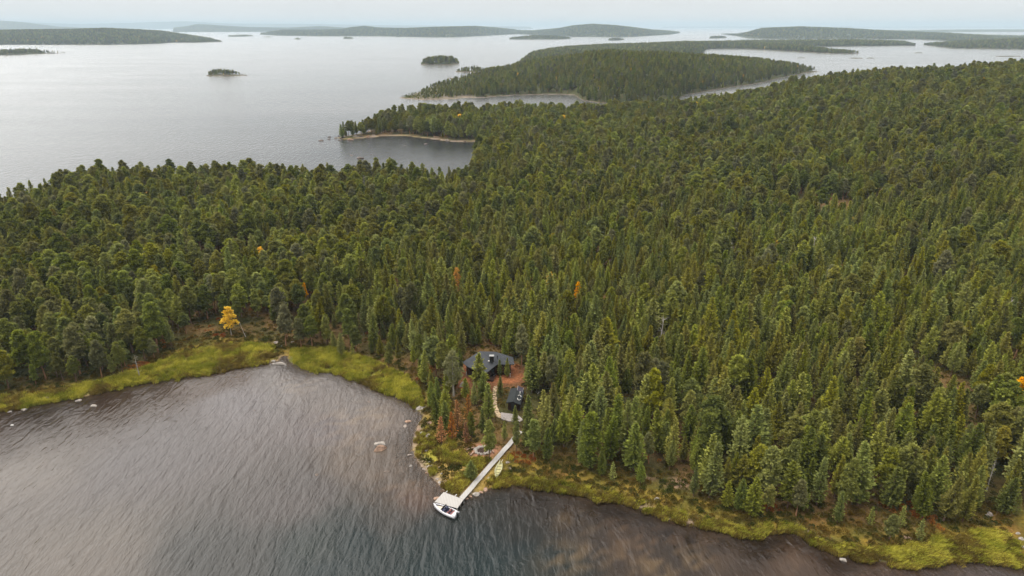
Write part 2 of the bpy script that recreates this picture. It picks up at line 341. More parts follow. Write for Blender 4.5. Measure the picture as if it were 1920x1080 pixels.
for (a, b, r_, c_) in [(1055,1048,3.4,(176,146,106)),(1100,1040,3.2,(176,146,106)),(1190,1050,3.4,(170,140,100)),(1245,1064,3,(180,150,106)),(1300,1062,3.2,(176,146,104)),(1075,975,2.8,(170,140,96)),(1165,1000,3.4,(150,120,90)),(1230,1010,3.6,(150,118,90)),(1320,1010,3.6,(140,112,86)),
    (560,722,5,(190,170,150)),(640,790,6,(170,148,124)),(700,780,5,(176,156,130)),(668,830,5,(160,138,116)),(790,900,5,(130,108,88)),(745,905,6,(140,116,94)),(815,915,3,(140,112,88)),(760,860,6,(136,116,96)),(1650,1074,3,(160,132,104)),(1790,1072,3,(160,134,110)),(1480,1045,3.5,(150,120,94))]:
    a_, b_ = P(a, b); w = np.exp(-((WX - a_) ** 2 + (WY - b_) ** 2) / (r_ * r_ * 1.3)) * sm(.40, .62, strk); bed = lerp(bed, srgb(*c_), np.clip(w * .24, 0, 1))
open_w = sm(230, 330, WY) 
bed = lerp(bed, np.array([.045, .05, .055]), open_w)
nb = WX.shape
wv_ = np.stack([WX, WY, np.zeros(nb)], -1).reshape(-1, 3); ii = np.arange(nb[0] * nb[1]).reshape(nb)
wq = np.stack([ii[:-1, :-1], ii[:-1, 1:], ii[1:, 1:], ii[1:, :-1]], -1).reshape(-1, 4)
# leave out the water under dry land
keep = (WD.reshape(-1)[wq] > -9).any(1)
wq = wq[keep]
t = NT('lake water'); tc = t.n('TexCoord').outputs['Object']
bed_reflc = t.n('Attribute', attribute_name='bed').outputs['Color']; dep = t.n('Attribute', attribute_name='depth').outputs['Fac']
def rip(scale, rot, stretch, dist, det=2.0):
    mpn = t.n('Mapping', {'Vector': tc, 'Rotation': (0, 0, R(rot)), 'Scale': (1, stretch, 1)}).outputs[0]
    return t.n('TexNoise', {'Vector': mpn, 'Scale': scale, 'Detail': det, 'Roughness': .55, 'Distortion': dist}).outputs['Fac']
r1 = rip(.95, 20, .34, .5); r2 = rip(2.6, 34, .45, .4, 3.0); r3 = rip(.16, 10, .5, .4)
r4 = rip(.42, 14, .30, .5)
hgt = t.math('ADD', t.math('ADD', t.math('MULTIPLY', r1, .8), t.math('MULTIPLY', r2, .28)), t.math('MULTIPLY', r4, 1.5))
lane = t.noise(t.n('Mapping', {'Vector': tc, 'Rotation': (0, 0, R(12)), 'Scale': (.35, 1, 1)}).outputs[0], .014, 4, .6)
lane2 = t.noise(t.n('Mapping', {'Vector': tc, 'Rotation': (0, 0, R(8)), 'Scale': (.16, 1, 1)}).outputs[0], .011, 5, .6)
bmp = t.n('Bump', {'Strength': t.mr(lane, .35, .65, .48, .80), 'Distance': .42, 'Height': hgt}).outputs[0]
pat = t.noise(t.n('Mapping', {'Vector': tc, 'Rotation': (0, 0, R(-25)), 'Scale': (1, .35, 1)}).outputs[0], .5, 5, .65)
body = t.mix(t.mr(pat, .35, .7, 0, 1), t.mix(1.0, bed_reflc, (.92, .92, .92), 'MULTIPLY'), t.mix(1.0, bed_reflc, (1.08, 1.07, 1.06), 'MULTIPLY'))
pb = t.noise(tc, 1.5, 4, .7)
body = t.mix(t.math('MULTIPLY', t.mr(dep, .25, 1.6, .85, 0), t.mr(pb, .46, .58, 0, 1)), body, t.mix(1.0, bed_reflc, (.42, .38, .34), 'MULTIPLY'))
dif = t.n('BsdfDiffuse', {'Color': t.mix(1.0, body, (.42, .42, .42), 'MULTIPLY'), 'Normal': bmp})
trn = t.n('BsdfTransparent', {'Color': (.8, .75, .7, 1)})
bodys = t.n('MixShader', {0: t.mr(dep, 0, .9, .2, 1.0), 1: trn.outputs[0], 2: dif.outputs[0]})
glo = t.n('BsdfGlossy', {'Color': (1, 1, 1, 1), 'Roughness': t.math('ADD', .13, t.math('MULTIPLY', t.n('Attribute', attribute_name='wind').outputs['Fac'], t.mr(lane2, .36, .64, .062, .080))), 'Normal': bmp})
fr = t.n('Fresnel', {'IOR': 1.36, 'Normal': bmp}).outputs[0]
sh = t.n('MixShader', {0: t.mr(fr, 0, 1, .0, 1.0), 1: bodys.outputs[0], 2: glo.outputs[0]})
t.t.links.new(sh.outputs[0], t.out.inputs['Surface'])
me = mesh_np('lake_water', wv_, wq, [t.m], True)
ca = me.color_attributes.new('bed', 'FLOAT_COLOR', 'POINT'); ca.data.foreach_set('color', np.concatenate([bed.reshape(-1, 3), np.ones((nb[0] * nb[1], 1))], 1).astype(np.float32).ravel())
at_ = me.attributes.new('depth', 'FLOAT', 'POINT'); at_.data.foreach_set('value', np.clip(WD * .22, 0, 6).astype(np.float32).ravel())
at_ = me.attributes.new('wind', 'FLOAT', 'POINT'); at_.data.foreach_set('value', np.clip(open_w * sm(2, 22, WD) * np.clip(sm(18, 60, np.hypot((WX - P(770, 285)[0]) * .6, WY - P(770, 285)[1])), 0, 1) * (1 + 1.0 * sm(700, 900, WY) * sm(260, 60, WD)), 0, 2.6).astype(np.float32).ravel())
tag(link('water', me), kind='structure')

# ------------------------------------------------------------------ islands and far hills
islandm = NT('island ground'); ps = islandm.n('NewGeometry').outputs['Position']; zz = islandm.n('SeparateXYZ', {0: ps}).outputs['Z']
nn = islandm.noise(ps, .08, 4, .6); n5 = islandm.noise(ps, .012, 3, .6)
fl = islandm.ramp(n5, [(.35, (.045, .05, .018)), (.65, (.075, .07, .025))])
rk = islandm.ramp(nn, [(.40, (.10, .085, .065)), (.66, (.30, .23, .18))])
cc = islandm.mix(islandm.mr(islandm.math('ADD', zz, islandm.mr(nn, .3, .7, -.8, .8)), 0.25, .9, 0, 1), rk, fl)
islandm.bsdf(cc, .95, .1)
stand = []                # forest stuff: lists of (x,y,z,kind)
def island(name, stn, depth, seed=0, tree=10.0, dens=1.0, spacing=None, minz=.35):
    r = np.random.default_rng(100 + seed)
    stn = sorted(stn); pxs = np.array([s[0] for s in stn], float)
    dist0 = np.array([P(960, s[1])[1] for s in stn])         # forward distance of the shore
    topz = None; n = max(24, int((pxs[-1] - pxs[0]) / 1280 * dist0.mean() / 12)); n = min(n, 220)
    u = np.linspace(0, 1, n); q = pxs[0] + u * (pxs[-1] - pxs[0])
    ys = np.interp(q, pxs, [s[1] for s in stn]); yt = np.interp(q, pxs, [s[2] for s in stn])
    dmul = np.interp(q, pxs, [s[3] if len(s) > 3 else 1.0 for s in stn])
    ends = np.minimum(1, np.sqrt(np.clip(np.minimum(u, 1 - u) * 8, 0.001, 1)))
    ds = []; zr = []
    for a, b in zip(q, ys): ds.append(P(a, b)[1])
    ds = np.array(ds) * (1 + (noise(q, q * 0 + seed, 14, 3, 77) - .5) * .012)
    dp = depth * dmul * ends
    for a, b, c_, e in zip(q, yt, ds, dp):
        v = (540 - b) / F; s_ = (-sp + v * cp) / (cp + v * sp); zr.append(max(.8, H + s_ * (c_ + e * .5) - tree))
    zr = np.array(zr); m = 22
    tz = np.array([H + ((-sp + (540 - b) / F * cp) / (cp + (540 - b) / F * sp)) * (c_ + e * .5) for b, c_, e in zip(yt, ds, dp)])
    tt = np.linspace(0, 1, m)
    prof = np.sin(np.pi * tt) ** .8
    dd = ds[:, None] + dp[:, None] * tt[None, :]
    uu = (q - 960) / F; vv = (540 - ys) / F; k = uu / (cp + vv * sp)
    XX = dd * k[:, None]
    ZZ = np.minimum(zr[:, None] * prof[None, :], 400) + (noise(XX, dd, 60, 3, seed + 3) - .5) * np.minimum(5, zr[:, None] * .5) * prof[None, :] + (noise(XX, dd, 9, 2, seed + 8) - .3) * .8
    ZZ[:, 0] = -.6; ZZ[:, -1] = -.6
    ZZ[0, :] = -.6; ZZ[-1, :] = -.6
    vid = np.arange(n * m).reshape(n, m); fq = np.stack([vid[:-1, :-1], vid[1:, :-1], vid[1:, 1:], vid[:-1, 1:]], -1).reshape(-1, 4)
    me = mesh_np(name, np.stack([XX, dd, ZZ], -1).reshape(-1, 3), fq, [islandm.m], True)
    o = tag(link(name, me), kind='structure')
    Dm = ds.mean(); s_ = spacing or (4.1 + Dm * .00115)
    area = np.trapz(dp * 1.0, XX[:, 0]) if XX[-1, 0] > XX[0, 0] else 0
    cnt = int(abs(area) / s_ ** 2 * dens)
    U = r.random(cnt * 2); T = r.random(cnt * 2)
    w = np.interp(U, u, dp) / dp.max(); sel = r.random(cnt * 2) < w * cnt / max(1, (w.sum())) ; U = U[sel]; T = T[sel]
    fi = U * (n - 1); i0 = np.clip(fi.astype(int), 0, n - 2); f_ = fi - i0; fj = T * (m - 1); j0 = np.clip(fj.astype(int), 0, m - 2); g_ = fj - j0
    def bl(A): return (A[i0, j0] * (1 - f_) + A[i0 + 1, j0] * f_) * (1 - g_) + (A[i0, j0 + 1] * (1 - f_) + A[i0 + 1, j0 + 1] * f_) * g_
    x, y, z = bl(XX), bl(dd), bl(ZZ)
    ok = z > minz
    tl = np.clip(tz[i0] - z, 3.0, tree * 1.15)
    stand.append((x[ok], y[ok], z[ok] - .2, np.full(ok.sum(), s_), tl[ok]))
    return o
island('peninsula_hill', [(742,184,181,.1),(762,185,180,.12),(785,188,172,.35),(830,188,160,.6),(900,185,143,.8),(930,181.5,134),(960,179.5,125),(1000,178,113),(1050,177,104),(1078,179,101),(1090,188,97),(1130,194,94),(1200,194,96),(1262,190,100),(1285,179,101),(1330,170,104),(1385,162,108),(1430,155,112,.8),(1450,149,115,.6),(1480,143,118,.4),(1510,137,124,.25),(1542,134,133,.1)], 480, 1, 11)
island('wooded_land', [(963,123,119,.2),(1000,119,100,.6),(1060,112,92,.8),(1120,108,88),(1200,106,84),(1280,105,80),(1313,104,80),(1325,92,79,.5),(1400,92,79,.5),(1493,97,86,.3),(1560,101,93,.25),(1615,101,96,.15)], 900, 2, 11)
island('wooded_land', [(1300,84,79,.6),(1400,85,77),(1500,88,76),(1600,87,76),(1690,86,78),(1720,86,83,.4)], 500, 3, 11)
island('wooded_land', [(1727,84,81,.4),(1787,91,78),(1850,92,76),(1920,93,72),(2050,95,70),(2300,95,72)], 700, 4, 11)
island('far_hill', [(1350,64,63,.3),(1383,68,63,.5),(1403,72,59),(1423,73,53),(1493,74,50),(1580,74,53),(1627,74,56),(1713,74,60),(1780,77,63),(1863,78,68),(1960,78,71),(2200,78,72)], 1700, 5, 11, .8)
island('far_hill', [(953,63,60,.4),(1003,66,57),(1047,68,53),(1073,69,48),(1110,69,45),(1157,70,48),(1190,69,52),(1223,67,56),(1255,65,58),(1275,62,60,.3)], 1700, 6, 11, .8)
island('wooded_island', [(953,74,71),(1000,74,66),(1040,74,67),(1072,73,71)], 260, 7, 10)
island('wooded_island', [(1139,76,73),(1155,76,71),(1171,75,73)], 90, 8, 9)
island('wooded_island', [(1329,72,69),(1345,72,67),(1363,71,69)], 120, 9, 9)
island('far_hill', [(487,65,62,.3),(530,67,56),(600,68,56),(640,68,55),(660,68,51),(685,68,49),(710,68,52),(760,69,53),(807,70,51),(850,70,50),(890,68,49),(930,66,52),(970,64,56),(1010,62,58)], 1600, 10, 11, .8)
island('far_hill', [(325,60,52),(353,60,49),(372,60,45),(417,60,48),(467,60,51),(540,60,52),(600,60,49),(650,60,52)], 2500, 11, 11, .5)
island('wooded_land', [(-400,84,60),(-150,84,58),(0,84,57),(60,84,56),(138,84,55),(200,84,53),(267,83,56),(300,82,58),(317,80,60),(367,80,68),(400,79,74),(419,79,77,.3)], 1500, 12, 11)
island('wooded_island', [(-300,106,92),(-100,106,93),(0,104,94),(67,102,93),(90,101,95,.3),(128,99,97,.2)], 140, 13, 10, .8)
island('wooded_island', [(385,142,140,.3),(392,143,133),(413,143,129),(435,143,131),(452,142,137,.5),(466,142,141,.2)], 52, 14, 10.5, .8, 5.0, .3)
island('wooded_island', [(787,121,116,.5),(800,122,110),(820,122,107),(845,122,108),(863,120,114,.5)], 110, 15, 11)
island('wooded_island', [(852,135,131,.4),(865,136,126),(890,136,124),(915,136,127),(930,134,131,.4)], 70, 16, 10, .7)
island('rocky_islet', [(838,147,145.5,.4),(850,148,144),(863,147,145.5,.4)], 22, 17, 7, .35)
island('wooded_island', [(427,69,66),(450,69,65),(476,68,66)], 240, 18, 8)
island('wooded_island', [(494,70,68.5),(502,70,68),(511,70,69)], 60, 19, 8)
island('wooded_island', [(552,74,72),(558,74,71),(564,74,72.5)], 60, 20, 8)
island('wooded_island', [(643,73,70),(652,73,69),(663,73,71)], 90, 21, 8)
island('wooded_island', [(743,70,68.5),(747,70,68),(751,70,69)], 60, 22, 8)
island('far_hill', [(-500,59,42),(-100,59,39),(0,59,38),(50,59,42),(110,59,50),(180,59,53)], 3500, 23, 10, .35)
island('distant_hills', [(-600,54,43),(60,54,42),(150,54,45),(240,54,43),(300,54,41),(350,54,40),(430,54,44),(600,54,45),(700,54,47),(900,54,49),(1000,54,50)], 4000, 24, 0, 0)
island('distant_shore', [(1560,57,55),(1650,60,56),(1690,60,56.5),(1760,60,57)], 900, 25, 0, 0)
island('distant_shore', [(1700,62,57),(1800,60,55.5),(2000,60,55),(2300,60,55)], 900, 26, 0, 0)
island('distant_shore', [(1240,52,50),(1400,52,49.6),(1700,52,49.8),(2100,52,49)], 3000, 27, 0, 0)
for k, (a, b) in enumerate([((1495, 1510), 109), ((1590, 1618), 109.5), ((1625, 1640), 109.5), ((1714, 1730), 99.5), ((1865, 1915), 106)]):
    island('reef', [(a[0], b, b - .6), ((a[0] + a[1]) / 2, b, b - 1.2), (a[1], b, b - .6)], 14, 30 + k, 0, 0)

# ------------------------------------------------------------------ tree prototypes
def tuft_mesh(cen, dire, ln, wd, r, per=3, tonebase=None):
    n = len(cen); dire = dire / (np.linalg.norm(dire, axis=1, keepdims=True) + 1e-9)
    vs = []; tn = []
    for k in range(per):
        dj = dire + r.normal(0, .42, (n, 3)); dj /= np.linalg.norm(dj, axis=1, keepdims=True)
        side = np.cross(dj, r.normal(0, 1, (n, 3)) * .6 + np.array([0, 0, 1.0])); side /= (np.linalg.norm(side, axis=1, keepdims=True) + 1e-9)
        L_ = (ln * r.uniform(.7, 1.3, n))[:, None]; W_ = (wd * r.uniform(.7, 1.3, n))[:, None]
        c0 = cen - dj * L_ * .35
        q = np.stack([c0, c0 + dj * L_ * .5 + side * W_ * .5, c0 + dj * L_, c0 + dj * L_ * .5 - side * W_ * .5], 1)
        vs.append(q); tn.append(np.clip((tonebase if tonebase is not None else .5) + r.normal(0, .14, n), 0, 1))
    v = np.concatenate(vs).reshape(-1, 3); f = np.arange(len(v)).reshape(-1, 4); return v, f, np.concatenate(tn)
def trunk_arr(h, r0, lean=(0, 0), seg=7, n=6, limbs=(), r=None):
    """tapered, slightly bent trunk with limbs; limbs: (z, azimuth, length, rise)"""
    vs = []; fs = []
    def tube_(pts, rad):
        base = len(vs)
        for p, q in zip(pts, rad):
            for k in range(n): a = 2 * math.pi * k / n; vs.append((p[0] + q * math.cos(a), p[1] + q * math.sin(a), p[2]))
        for i in range(len(pts) - 1):
            for k in range(n): fs.append((base + i * n + k, base + i * n + (k + 1) % n, base + (i + 1) * n + (k + 1) % n, base + (i + 1) * n + k))
    ax = lambda z: (lean[0] * (z / h) ** 2 + .12 * math.sin(z * .6) * (z / h), lean[1] * (z / h) ** 2 + .12 * math.cos(z * .5) * (z / h))
    zs = np.linspace(-.4, h, seg); tube_([(*ax(max(z, 0)), z) for z in zs], [r0 * (1.25 if z < 0 else 1) * (1 - .88 * max(z, 0) / h) for z in zs])
    for (z, a, l, rise) in limbs:
        x0, y0 = ax(z); p = [(x0 + math.cos(a) * l * s, y0 + math.sin(a) * l * s, z + rise * s * (.6 + .4 * s)) for s in (0, .5, 1)]
        rr = r0 * .3 * (1 - .5 * z / h); tube_(p, [rr, rr * .6, rr * .15])
    return np.array(vs), np.array(fs)
def conical(r, h=12.0, rm=1.75, power=.8, base=.10, dens=1.0):
    whorl = np.arange(h * base, h * .985, .48); cen = []; dr = []; tb = []
    for z in whorl:
        t_ = (z / h - base) / (1 - base); Rr = rm * (1 - t_) ** power * min(1, .55 + t_ * 3.2) * r.uniform(.82, 1.12) + .12
        nb_ = int(max(4, 5 + Rr * 3.0)); a0 = r.uniform(0, 6.28)
        for b in range(nb_):
            a = a0 + 6.283 * b / nb_ + r.normal(0, .18); Lb = Rr * r.uniform(.72, 1.12); k = max(2, int(Lb / .34 * dens))
            for s in range(k):
                q = (s + r.uniform(.3, 1)) / k; rad = Lb * q
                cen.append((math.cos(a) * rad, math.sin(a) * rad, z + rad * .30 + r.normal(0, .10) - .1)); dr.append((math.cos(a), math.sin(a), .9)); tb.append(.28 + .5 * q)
    for k in range(14): cen.append((r.normal(0, .06), r.normal(0, .06), h * (.95 + .05 * k / 14))); dr.append((0, 0, 1)); tb.append(.7)
    return np.array(cen), np.array(dr, float), np.array(tb)
def rounded(r, h=12.0, rc=2.5, low=.38, clumps=15, flat=.6, oval=1.0):
    cen = []; dr = []; tb = []; zc0 = h * low; hc = h - zc0; cl_ = []
    for k in range(clumps):
        t_ = (k + .5) / clumps; env = rc * (.62 + .38 * min(1, t_ / .22)) * (1 - max(0, t_ - .22) / .80) ** .50
        a = k * 2.4 + r.uniform(-.5, .5); rad = env * r.uniform(.35, .75) * (0 if k == clumps - 1 else 1)
        cl_.append((math.cos(a) * rad, math.sin(a) * rad, zc0 + hc * t_ * .93, r.uniform(.8, 1.15) * rc * (.46 if t_ < .55 else .38 if t_ < .8 else .30)))
    for (x, y, z, s) in cl_:
        m = int(58 * s ** 1.5) + 12; d = r.normal(0, 1, (m, 3)); d /= np.linalg.norm(d, axis=1, keepdims=True); d[:, 2] = np.where(d[:, 2] < -.35, -d[:, 2], d[:, 2])
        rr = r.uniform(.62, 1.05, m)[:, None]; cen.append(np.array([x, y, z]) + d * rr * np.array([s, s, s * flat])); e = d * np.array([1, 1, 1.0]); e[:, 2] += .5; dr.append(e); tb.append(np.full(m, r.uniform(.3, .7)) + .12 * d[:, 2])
    return np.concatenate(cen), np.concatenate(dr), np.concatenate(tb), cl_
KINDS = {}    # name -> list of dict(crown mesh, trunk mesh, both mesh, h, width, tone)
def add_variant(kind, crown, trunk, mat, bark, h, w, tone):
    v, f, tn = crown; tv, tf = trunk
    def put(me, vals):
        a = me.attributes.new('tone', 'FLOAT', 'FACE'); a.data.foreach_set('value', np.asarray(vals, np.float32))
    mc = mesh_np(kind + ' crown', v, f, [mat]); put(mc, tn)
    mt = mesh_np(kind + ' trunk', tv, tf, [bark], True)
    mb = mesh_np(kind + ' tree', np.concatenate([v, tv]), np.concatenate([f, tf + len(v)]), [mat, bark], False, np.concatenate([np.zeros(len(f), int), np.ones(len(tf), int)])); put(mb, np.concatenate([tn, np.zeros(len(tf))]))
    KINDS.setdefault(kind, []).append(dict(crown=mc, trunk=mt, both=mb, h=h, w=w, tone=tone))
def make_protos():
    r = np.random.default_rng(11)
    tones = [('needle_mid', 'green'), ('needle_dark', 'dark'), ('needle_olive', 'olive')]
    for i, (rm, pw, tw, bs) in enumerate([(2.0, .80, 0, .08), (1.7, .70, 1, .10), (2.3, .85, 2, .16), (1.9, .58, 0, .20), (2.2, .66, 1, .10), (1.8, .9, 2, .12)]):
        c_, d_, tb = conical(r, 12, rm, pw, bs); tr = trunk_arr(11.6, .15, (r.normal(0, .15), r.normal(0, .15)))
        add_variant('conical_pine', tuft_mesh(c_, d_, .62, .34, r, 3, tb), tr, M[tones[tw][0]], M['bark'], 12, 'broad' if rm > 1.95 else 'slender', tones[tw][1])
    tones.append(('needle_grey', 'greyish'))
    for i, (rc, low, ncl, fl, tw) in enumerate([(2.35, .34, 20, .72, 0), (2.05, .28, 21, .8, 1), (2.6, .40, 20, .62, 2), (2.2, .34, 19, .75, 3), (1.85, .24, 22, .85, 0), (2.45, .40, 18, .65, 1), (2.1, .28, 22, .8, 2)]):
        c_, d_, tb, cl_ = rounded(r, 12, rc, low, ncl, fl)
        limbs = [(max(2.5, z - .9), math.atan2(y, x), math.hypot(x, y), .8) for x, y, z, s in cl_ if math.hypot(x, y) > .4][:12]
        limbs += [(r.uniform(2.2, 4.5), r.uniform(0, 6.28), r.uniform(.5, 1.1), -.1) for _ in range(3)]
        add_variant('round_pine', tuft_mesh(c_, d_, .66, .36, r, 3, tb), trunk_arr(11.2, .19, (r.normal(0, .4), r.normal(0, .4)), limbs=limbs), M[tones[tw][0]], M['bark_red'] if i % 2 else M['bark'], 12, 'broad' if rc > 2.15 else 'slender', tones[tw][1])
    for nm_, mt_, w_ in (('golden_birch', 'leaf_gold', 1.9), ('orange_birch', 'leaf_orange', 1.5), ('yellowing_birch', 'leaf_lime', 2.0)):
        c_, d_, tb, cl_ = rounded(r, 9, w_, .28, 15, .9); keep_ = r.random(len(c_)) < .8
        limbs = [(max(1.5, z - .9), math.atan2(y, x), math.hypot(x, y), .8) for x, y, z, s in cl_ if math.hypot(x, y) > .4][:9]
        add_variant(nm_, tuft_mesh(c_[keep_], d_[keep_], .42, .34, r, 3, tb[keep_]), trunk_arr(8.4, .12, limbs=limbs), M[mt_], M['bark_grey'], 9, 'broad', '')
    c_, d_, tb = conical(r, 9, 1.35, .75, .12, .8); k_ = r.random(len(c_)) < .85
    add_variant('rusty_conifer', tuft_mesh(c_[k_], d_[k_], .5, .26, r, 3, tb[k_]), trunk_arr(8.8, .13), M['needle_rust'], M['bark'], 9, 'slender', 'rust')
    c_, d_, tb = conical(r, 5, 1.0, .8, .04); add_variant('sapling', tuft_mesh(c_, d_, .42, .24, r, 3, tb), trunk_arr(4.8, .07), M['needle_mid'], M['bark'], 5, 'slender', 'green')
    # grey sparse pine
    c_, d_, tb, cl_ = rounded(r, 12, 2.5, .30, 18, .7); k_ = r.random(len(c_)) < .75
    add_variant('grey_pine', tuft_mesh(c_[k_], d_[k_], .55, .26, r, 3, tb[k_]), trunk_arr(11.4, .24, (.3, 0), limbs=[(max(2.5, z - .9), math.atan2(y, x), math.hypot(x, y), .8) for x, y, z, s in cl_][:14]), M['needle_grey'], M['bark_grey'], 12, 'broad', 'greyish')
    # dead snags
    for k in range(2):
        limbs = [(r.uniform(1.5, 8.4), r.uniform(0, 6.28), r.uniform(.6, 1.9), r.uniform(-.3, .7)) for _ in range(26)]
        tv, tf = trunk_arr(9, .17, (r.normal(0, .3), 0), limbs=limbs)
        me = mesh_np('snag', tv, tf, [M['bark_grey']], True); KINDS.setdefault('dead_snag', []).append(dict(trunk=me, crown=None, h=9, w='', tone=''))
make_protos()
def gn_scatter(obj, coll):
    ng = bpy.data.node_groups.new('scatter', 'GeometryNodeTree')
    ng.interface.new_socket('Geometry', in_out='INPUT', socket_type='NodeSocketGeometry'); ng.interface.new_socket('Geometry', in_out='OUTPUT', socket_type='NodeSocketGeometry')
    gi = ng.nodes.new('NodeGroupInput'); go = ng.nodes.new('NodeGroupOutput'); ip = ng.nodes.new('GeometryNodeInstanceOnPoints'); ci = ng.nodes.new('GeometryNodeCollectionInfo')
    ci.inputs['Collection'].default_value = coll; ci.inputs['Separate Children'].default_value = True; ci.inputs['Reset Children'].default_value = True
    def na(nm, ty):
        n = ng.nodes.new('GeometryNodeInputNamedAttribute'); n.data_type = ty; n.inputs['Name'].default_value = nm; return n.outputs['Attribute']
    l = ng.links.new; l(gi.outputs[0], ip.inputs['Points']); l(ci.outputs[0], ip.inputs['Instance']); ip.inputs['Pick Instance'].default_value = True
    l(na('idx', 'INT'), ip.inputs['Instance Index']); l(na('rot', 'FLOAT_VECTOR'), ip.inputs['Rotation']); l(na('scl', 'FLOAT_VECTOR'), ip.inputs['Scale']); l(ip.outputs[0], go.inputs[0])
    md = obj.modifiers.new('scatter', 'NODES'); md.node_group = ng
def scatter(name, protos, pts, idx_, rot, scl):
    coll = bpy.data.collections.new(name + ' kinds')
    for k, me in enumerate(protos):
        o = bpy.data.objects.new('%s kind %02d' % (name, k), me); coll.objects.link(o)
    me = bpy.data.meshes.new(name); me.vertices.add(len(pts)); me.vertices.foreach_set('co', np.asarray(pts, np.float32).ravel())
    a = me.attributes.new('idx', 'INT', 'POINT'); a.data.foreach_set('value', np.asarray(idx_, np.int32))
    a = me.attributes.new('rot', 'FLOAT_VECTOR', 'POINT'); a.data.foreach_set('vector', np.asarray(rot, np.float32).ravel())
    a = me.attributes.new('scl', 'FLOAT_VECTOR', 'POINT'); a.data.foreach_set('vector', np.asarray(scl, np.float32).ravel())
    o = link(name, me); gn_scatter(o, coll); return o

# ------------------------------------------------------------------ key single trees (base pixel, height in metres)
singles = []     # (kind, variant, px, py, h, widthscale, label, category)
def one(kind, var, px, py, h, ws, label, cat): singles.append((kind, var, px, py, h, ws, label, cat))
one('golden_birch', 0, 434, 628, 9.0, 1.3, 'bright golden birch alone among dark conifers behind the left bay', 'birch')
one('orange_birch', 0, 858, 570, 12.5, .8, 'narrow bright orange birch standing in the middle of the conifer forest', 'birch')
one('orange_birch', 0, 1031, 552, 8, 1.1, 'dull orange birch up the slope right of the bright orange one', 'birch')
one('orange_birch', 0, 1083, 572, 8, 1.0, 'small brownish orange birch, the lower of two up behind the cabin', 'birch')
one('golden_birch', 0, 494, 512, 10, .8, 'pale yellow birch crown showing between pines above the golden one', 'birch')
one('orange_birch', 0, 574, 568, 7, .8, 'tiny orange birch top poking out between spruces beyond the marsh inlet', 'birch')
one('orange_birch', 0, 1899, 772, 9, 1.2, 'wide rusty orange birch at the right edge of the forest', 'birch')
one('yellowing_birch', 0, 1863, 880, 10, 1.0, 'yellow-green birch in the lower right forest above the grey boulder', 'birch')
one('yellowing_birch', 0, 1600, 700, 10, 1.2, 'yellowish birch in the dense right slope below the dark gap', 'birch')
one('orange_birch', 0, 1577, 425, 7, 1.0, 'low orange birch in a dark gap high on the right slope', 'birch')
one('yellowing_birch', 0, 108, 440, 11, 1.1, 'yellow birch near the far left forest crest', 'birch')
one('golden_birch', 0, 205, 530, 7, .8, 'small gold birch among pines on the left, lower than the crest', 'birch')
one('orange_birch', 0, 38, 560, 8, .9, 'orange-brown birch near the left forest margin', 'birch')
one('golden_birch', 0, 193, 535, 6, .8, 'small yellow birch beside the little gold one on the left', 'birch')
one('yellowing_birch', 0, 297, 545, 9, 1.1, 'yellow-green birch on the left slope above the golden birch', 'birch')
one('golden_birch', 0, 732, 420, 7, .8, 'faint gold birch crown far up in the middle forest', 'birch')
one('grey_pine', 0, 851, 742, 12.5, 1.0, 'grey sparse-crowned pine standing just left of the cabin', 'pine tree')
one('round_pine', 3, 978, 690, 12.5, .85, 'tall pine with long bare orange trunk behind the cabin, right side', 'pine tree')
one('conical_pine', 0, 899, 727, 10.8, 1.35, 'broad bright green conifer hiding the left front of the cabin', 'conifer')
one('conical_pine', 1, 937, 706, 5.6, .9, 'short conifer close in front of the cabin wall, left one of a pair', 'conifer')
one('conical_pine', 0, 951, 708, 6.4, .8, 'short conifer at the right front corner of the cabin', 'conifer')
one('conical_pine', 0, 966, 800, 6.2, .9, 'conifer standing at the outer edge of the gravel pad before the shed', 'conifer')
one('conical_pine', 1, 990, 800, 9, 1.1, 'full green conifer right of the shed front', 'conifer')
one('conical_pine', 1, 916, 790, 11, 1.05, 'dark conifer just left of the pale stone path', 'conifer')
one('conical_pine', 4, 938, 742, 6, .9, 'small conifer between the pale stone path and the shed', 'conifer')
one('conical_pine', 0, 890, 760, 7, 1.0, 'green conifer in front of the pink-topped boulder', 'conifer')
one('conical_pine', 4, 810, 765, 8, 1.0, 'dark conifer near the right end of the marsh grass', 'conifer')
one('conical_pine', 0, 834, 770, 6.5, 1.0, 'small conifer below the grey sparse pine', 'conifer')
one('rusty_conifer', 0, 828, 832, 7.5, 1.1, 'rust-brown conifer nearest the rocky point', 'conifer')
one('rusty_conifer', 0, 848, 826, 8, 1.0, 'rust-brown conifer, the middle of the rusty clump by the point', 'conifer')
one('rusty_conifer', 0, 858, 806, 8.5, 1.1, 'orange-brown needled conifer behind the rusty clump by the point', 'conifer')
one('rusty_conifer', 0, 879, 795, 8.5, .95, 'tall rusty conifer below the grey boulder near the cabin', 'conifer')
one('rusty_conifer', 0, 874, 832, 6, 1.1, 'short rusty conifer just up from the stone fire ring', 'conifer')
one('conical_pine', 4, 883, 898, 4.8, 1.7, 'small bushy dark conifer alone on the grass left of the dock', 'conifer')
one('round_pine', 4, 884, 828, 7.5, .9, 'small dark pine up behind the left side of the stone fire ring', 'pine tree')
one('round_pine', 4, 918, 862, 9.8, 1.0, 'bare-stemmed pine standing on the near side of the stone fire ring', 'pine tree')
one('round_pine', 1, 1000, 860, 9.5, 1.1, 'big bare-stemmed pine just right of the landward end of the dock', 'pine tree')
one('conical_pine', 1, 1026, 864, 9, 1.1, 'conifer well right of where the dock meets the trees', 'conifer')
one('round_pine', 4, 1667, 1012, 5.5, 1.5, 'small round leaning pine by the lower right shore', 'pine tree')
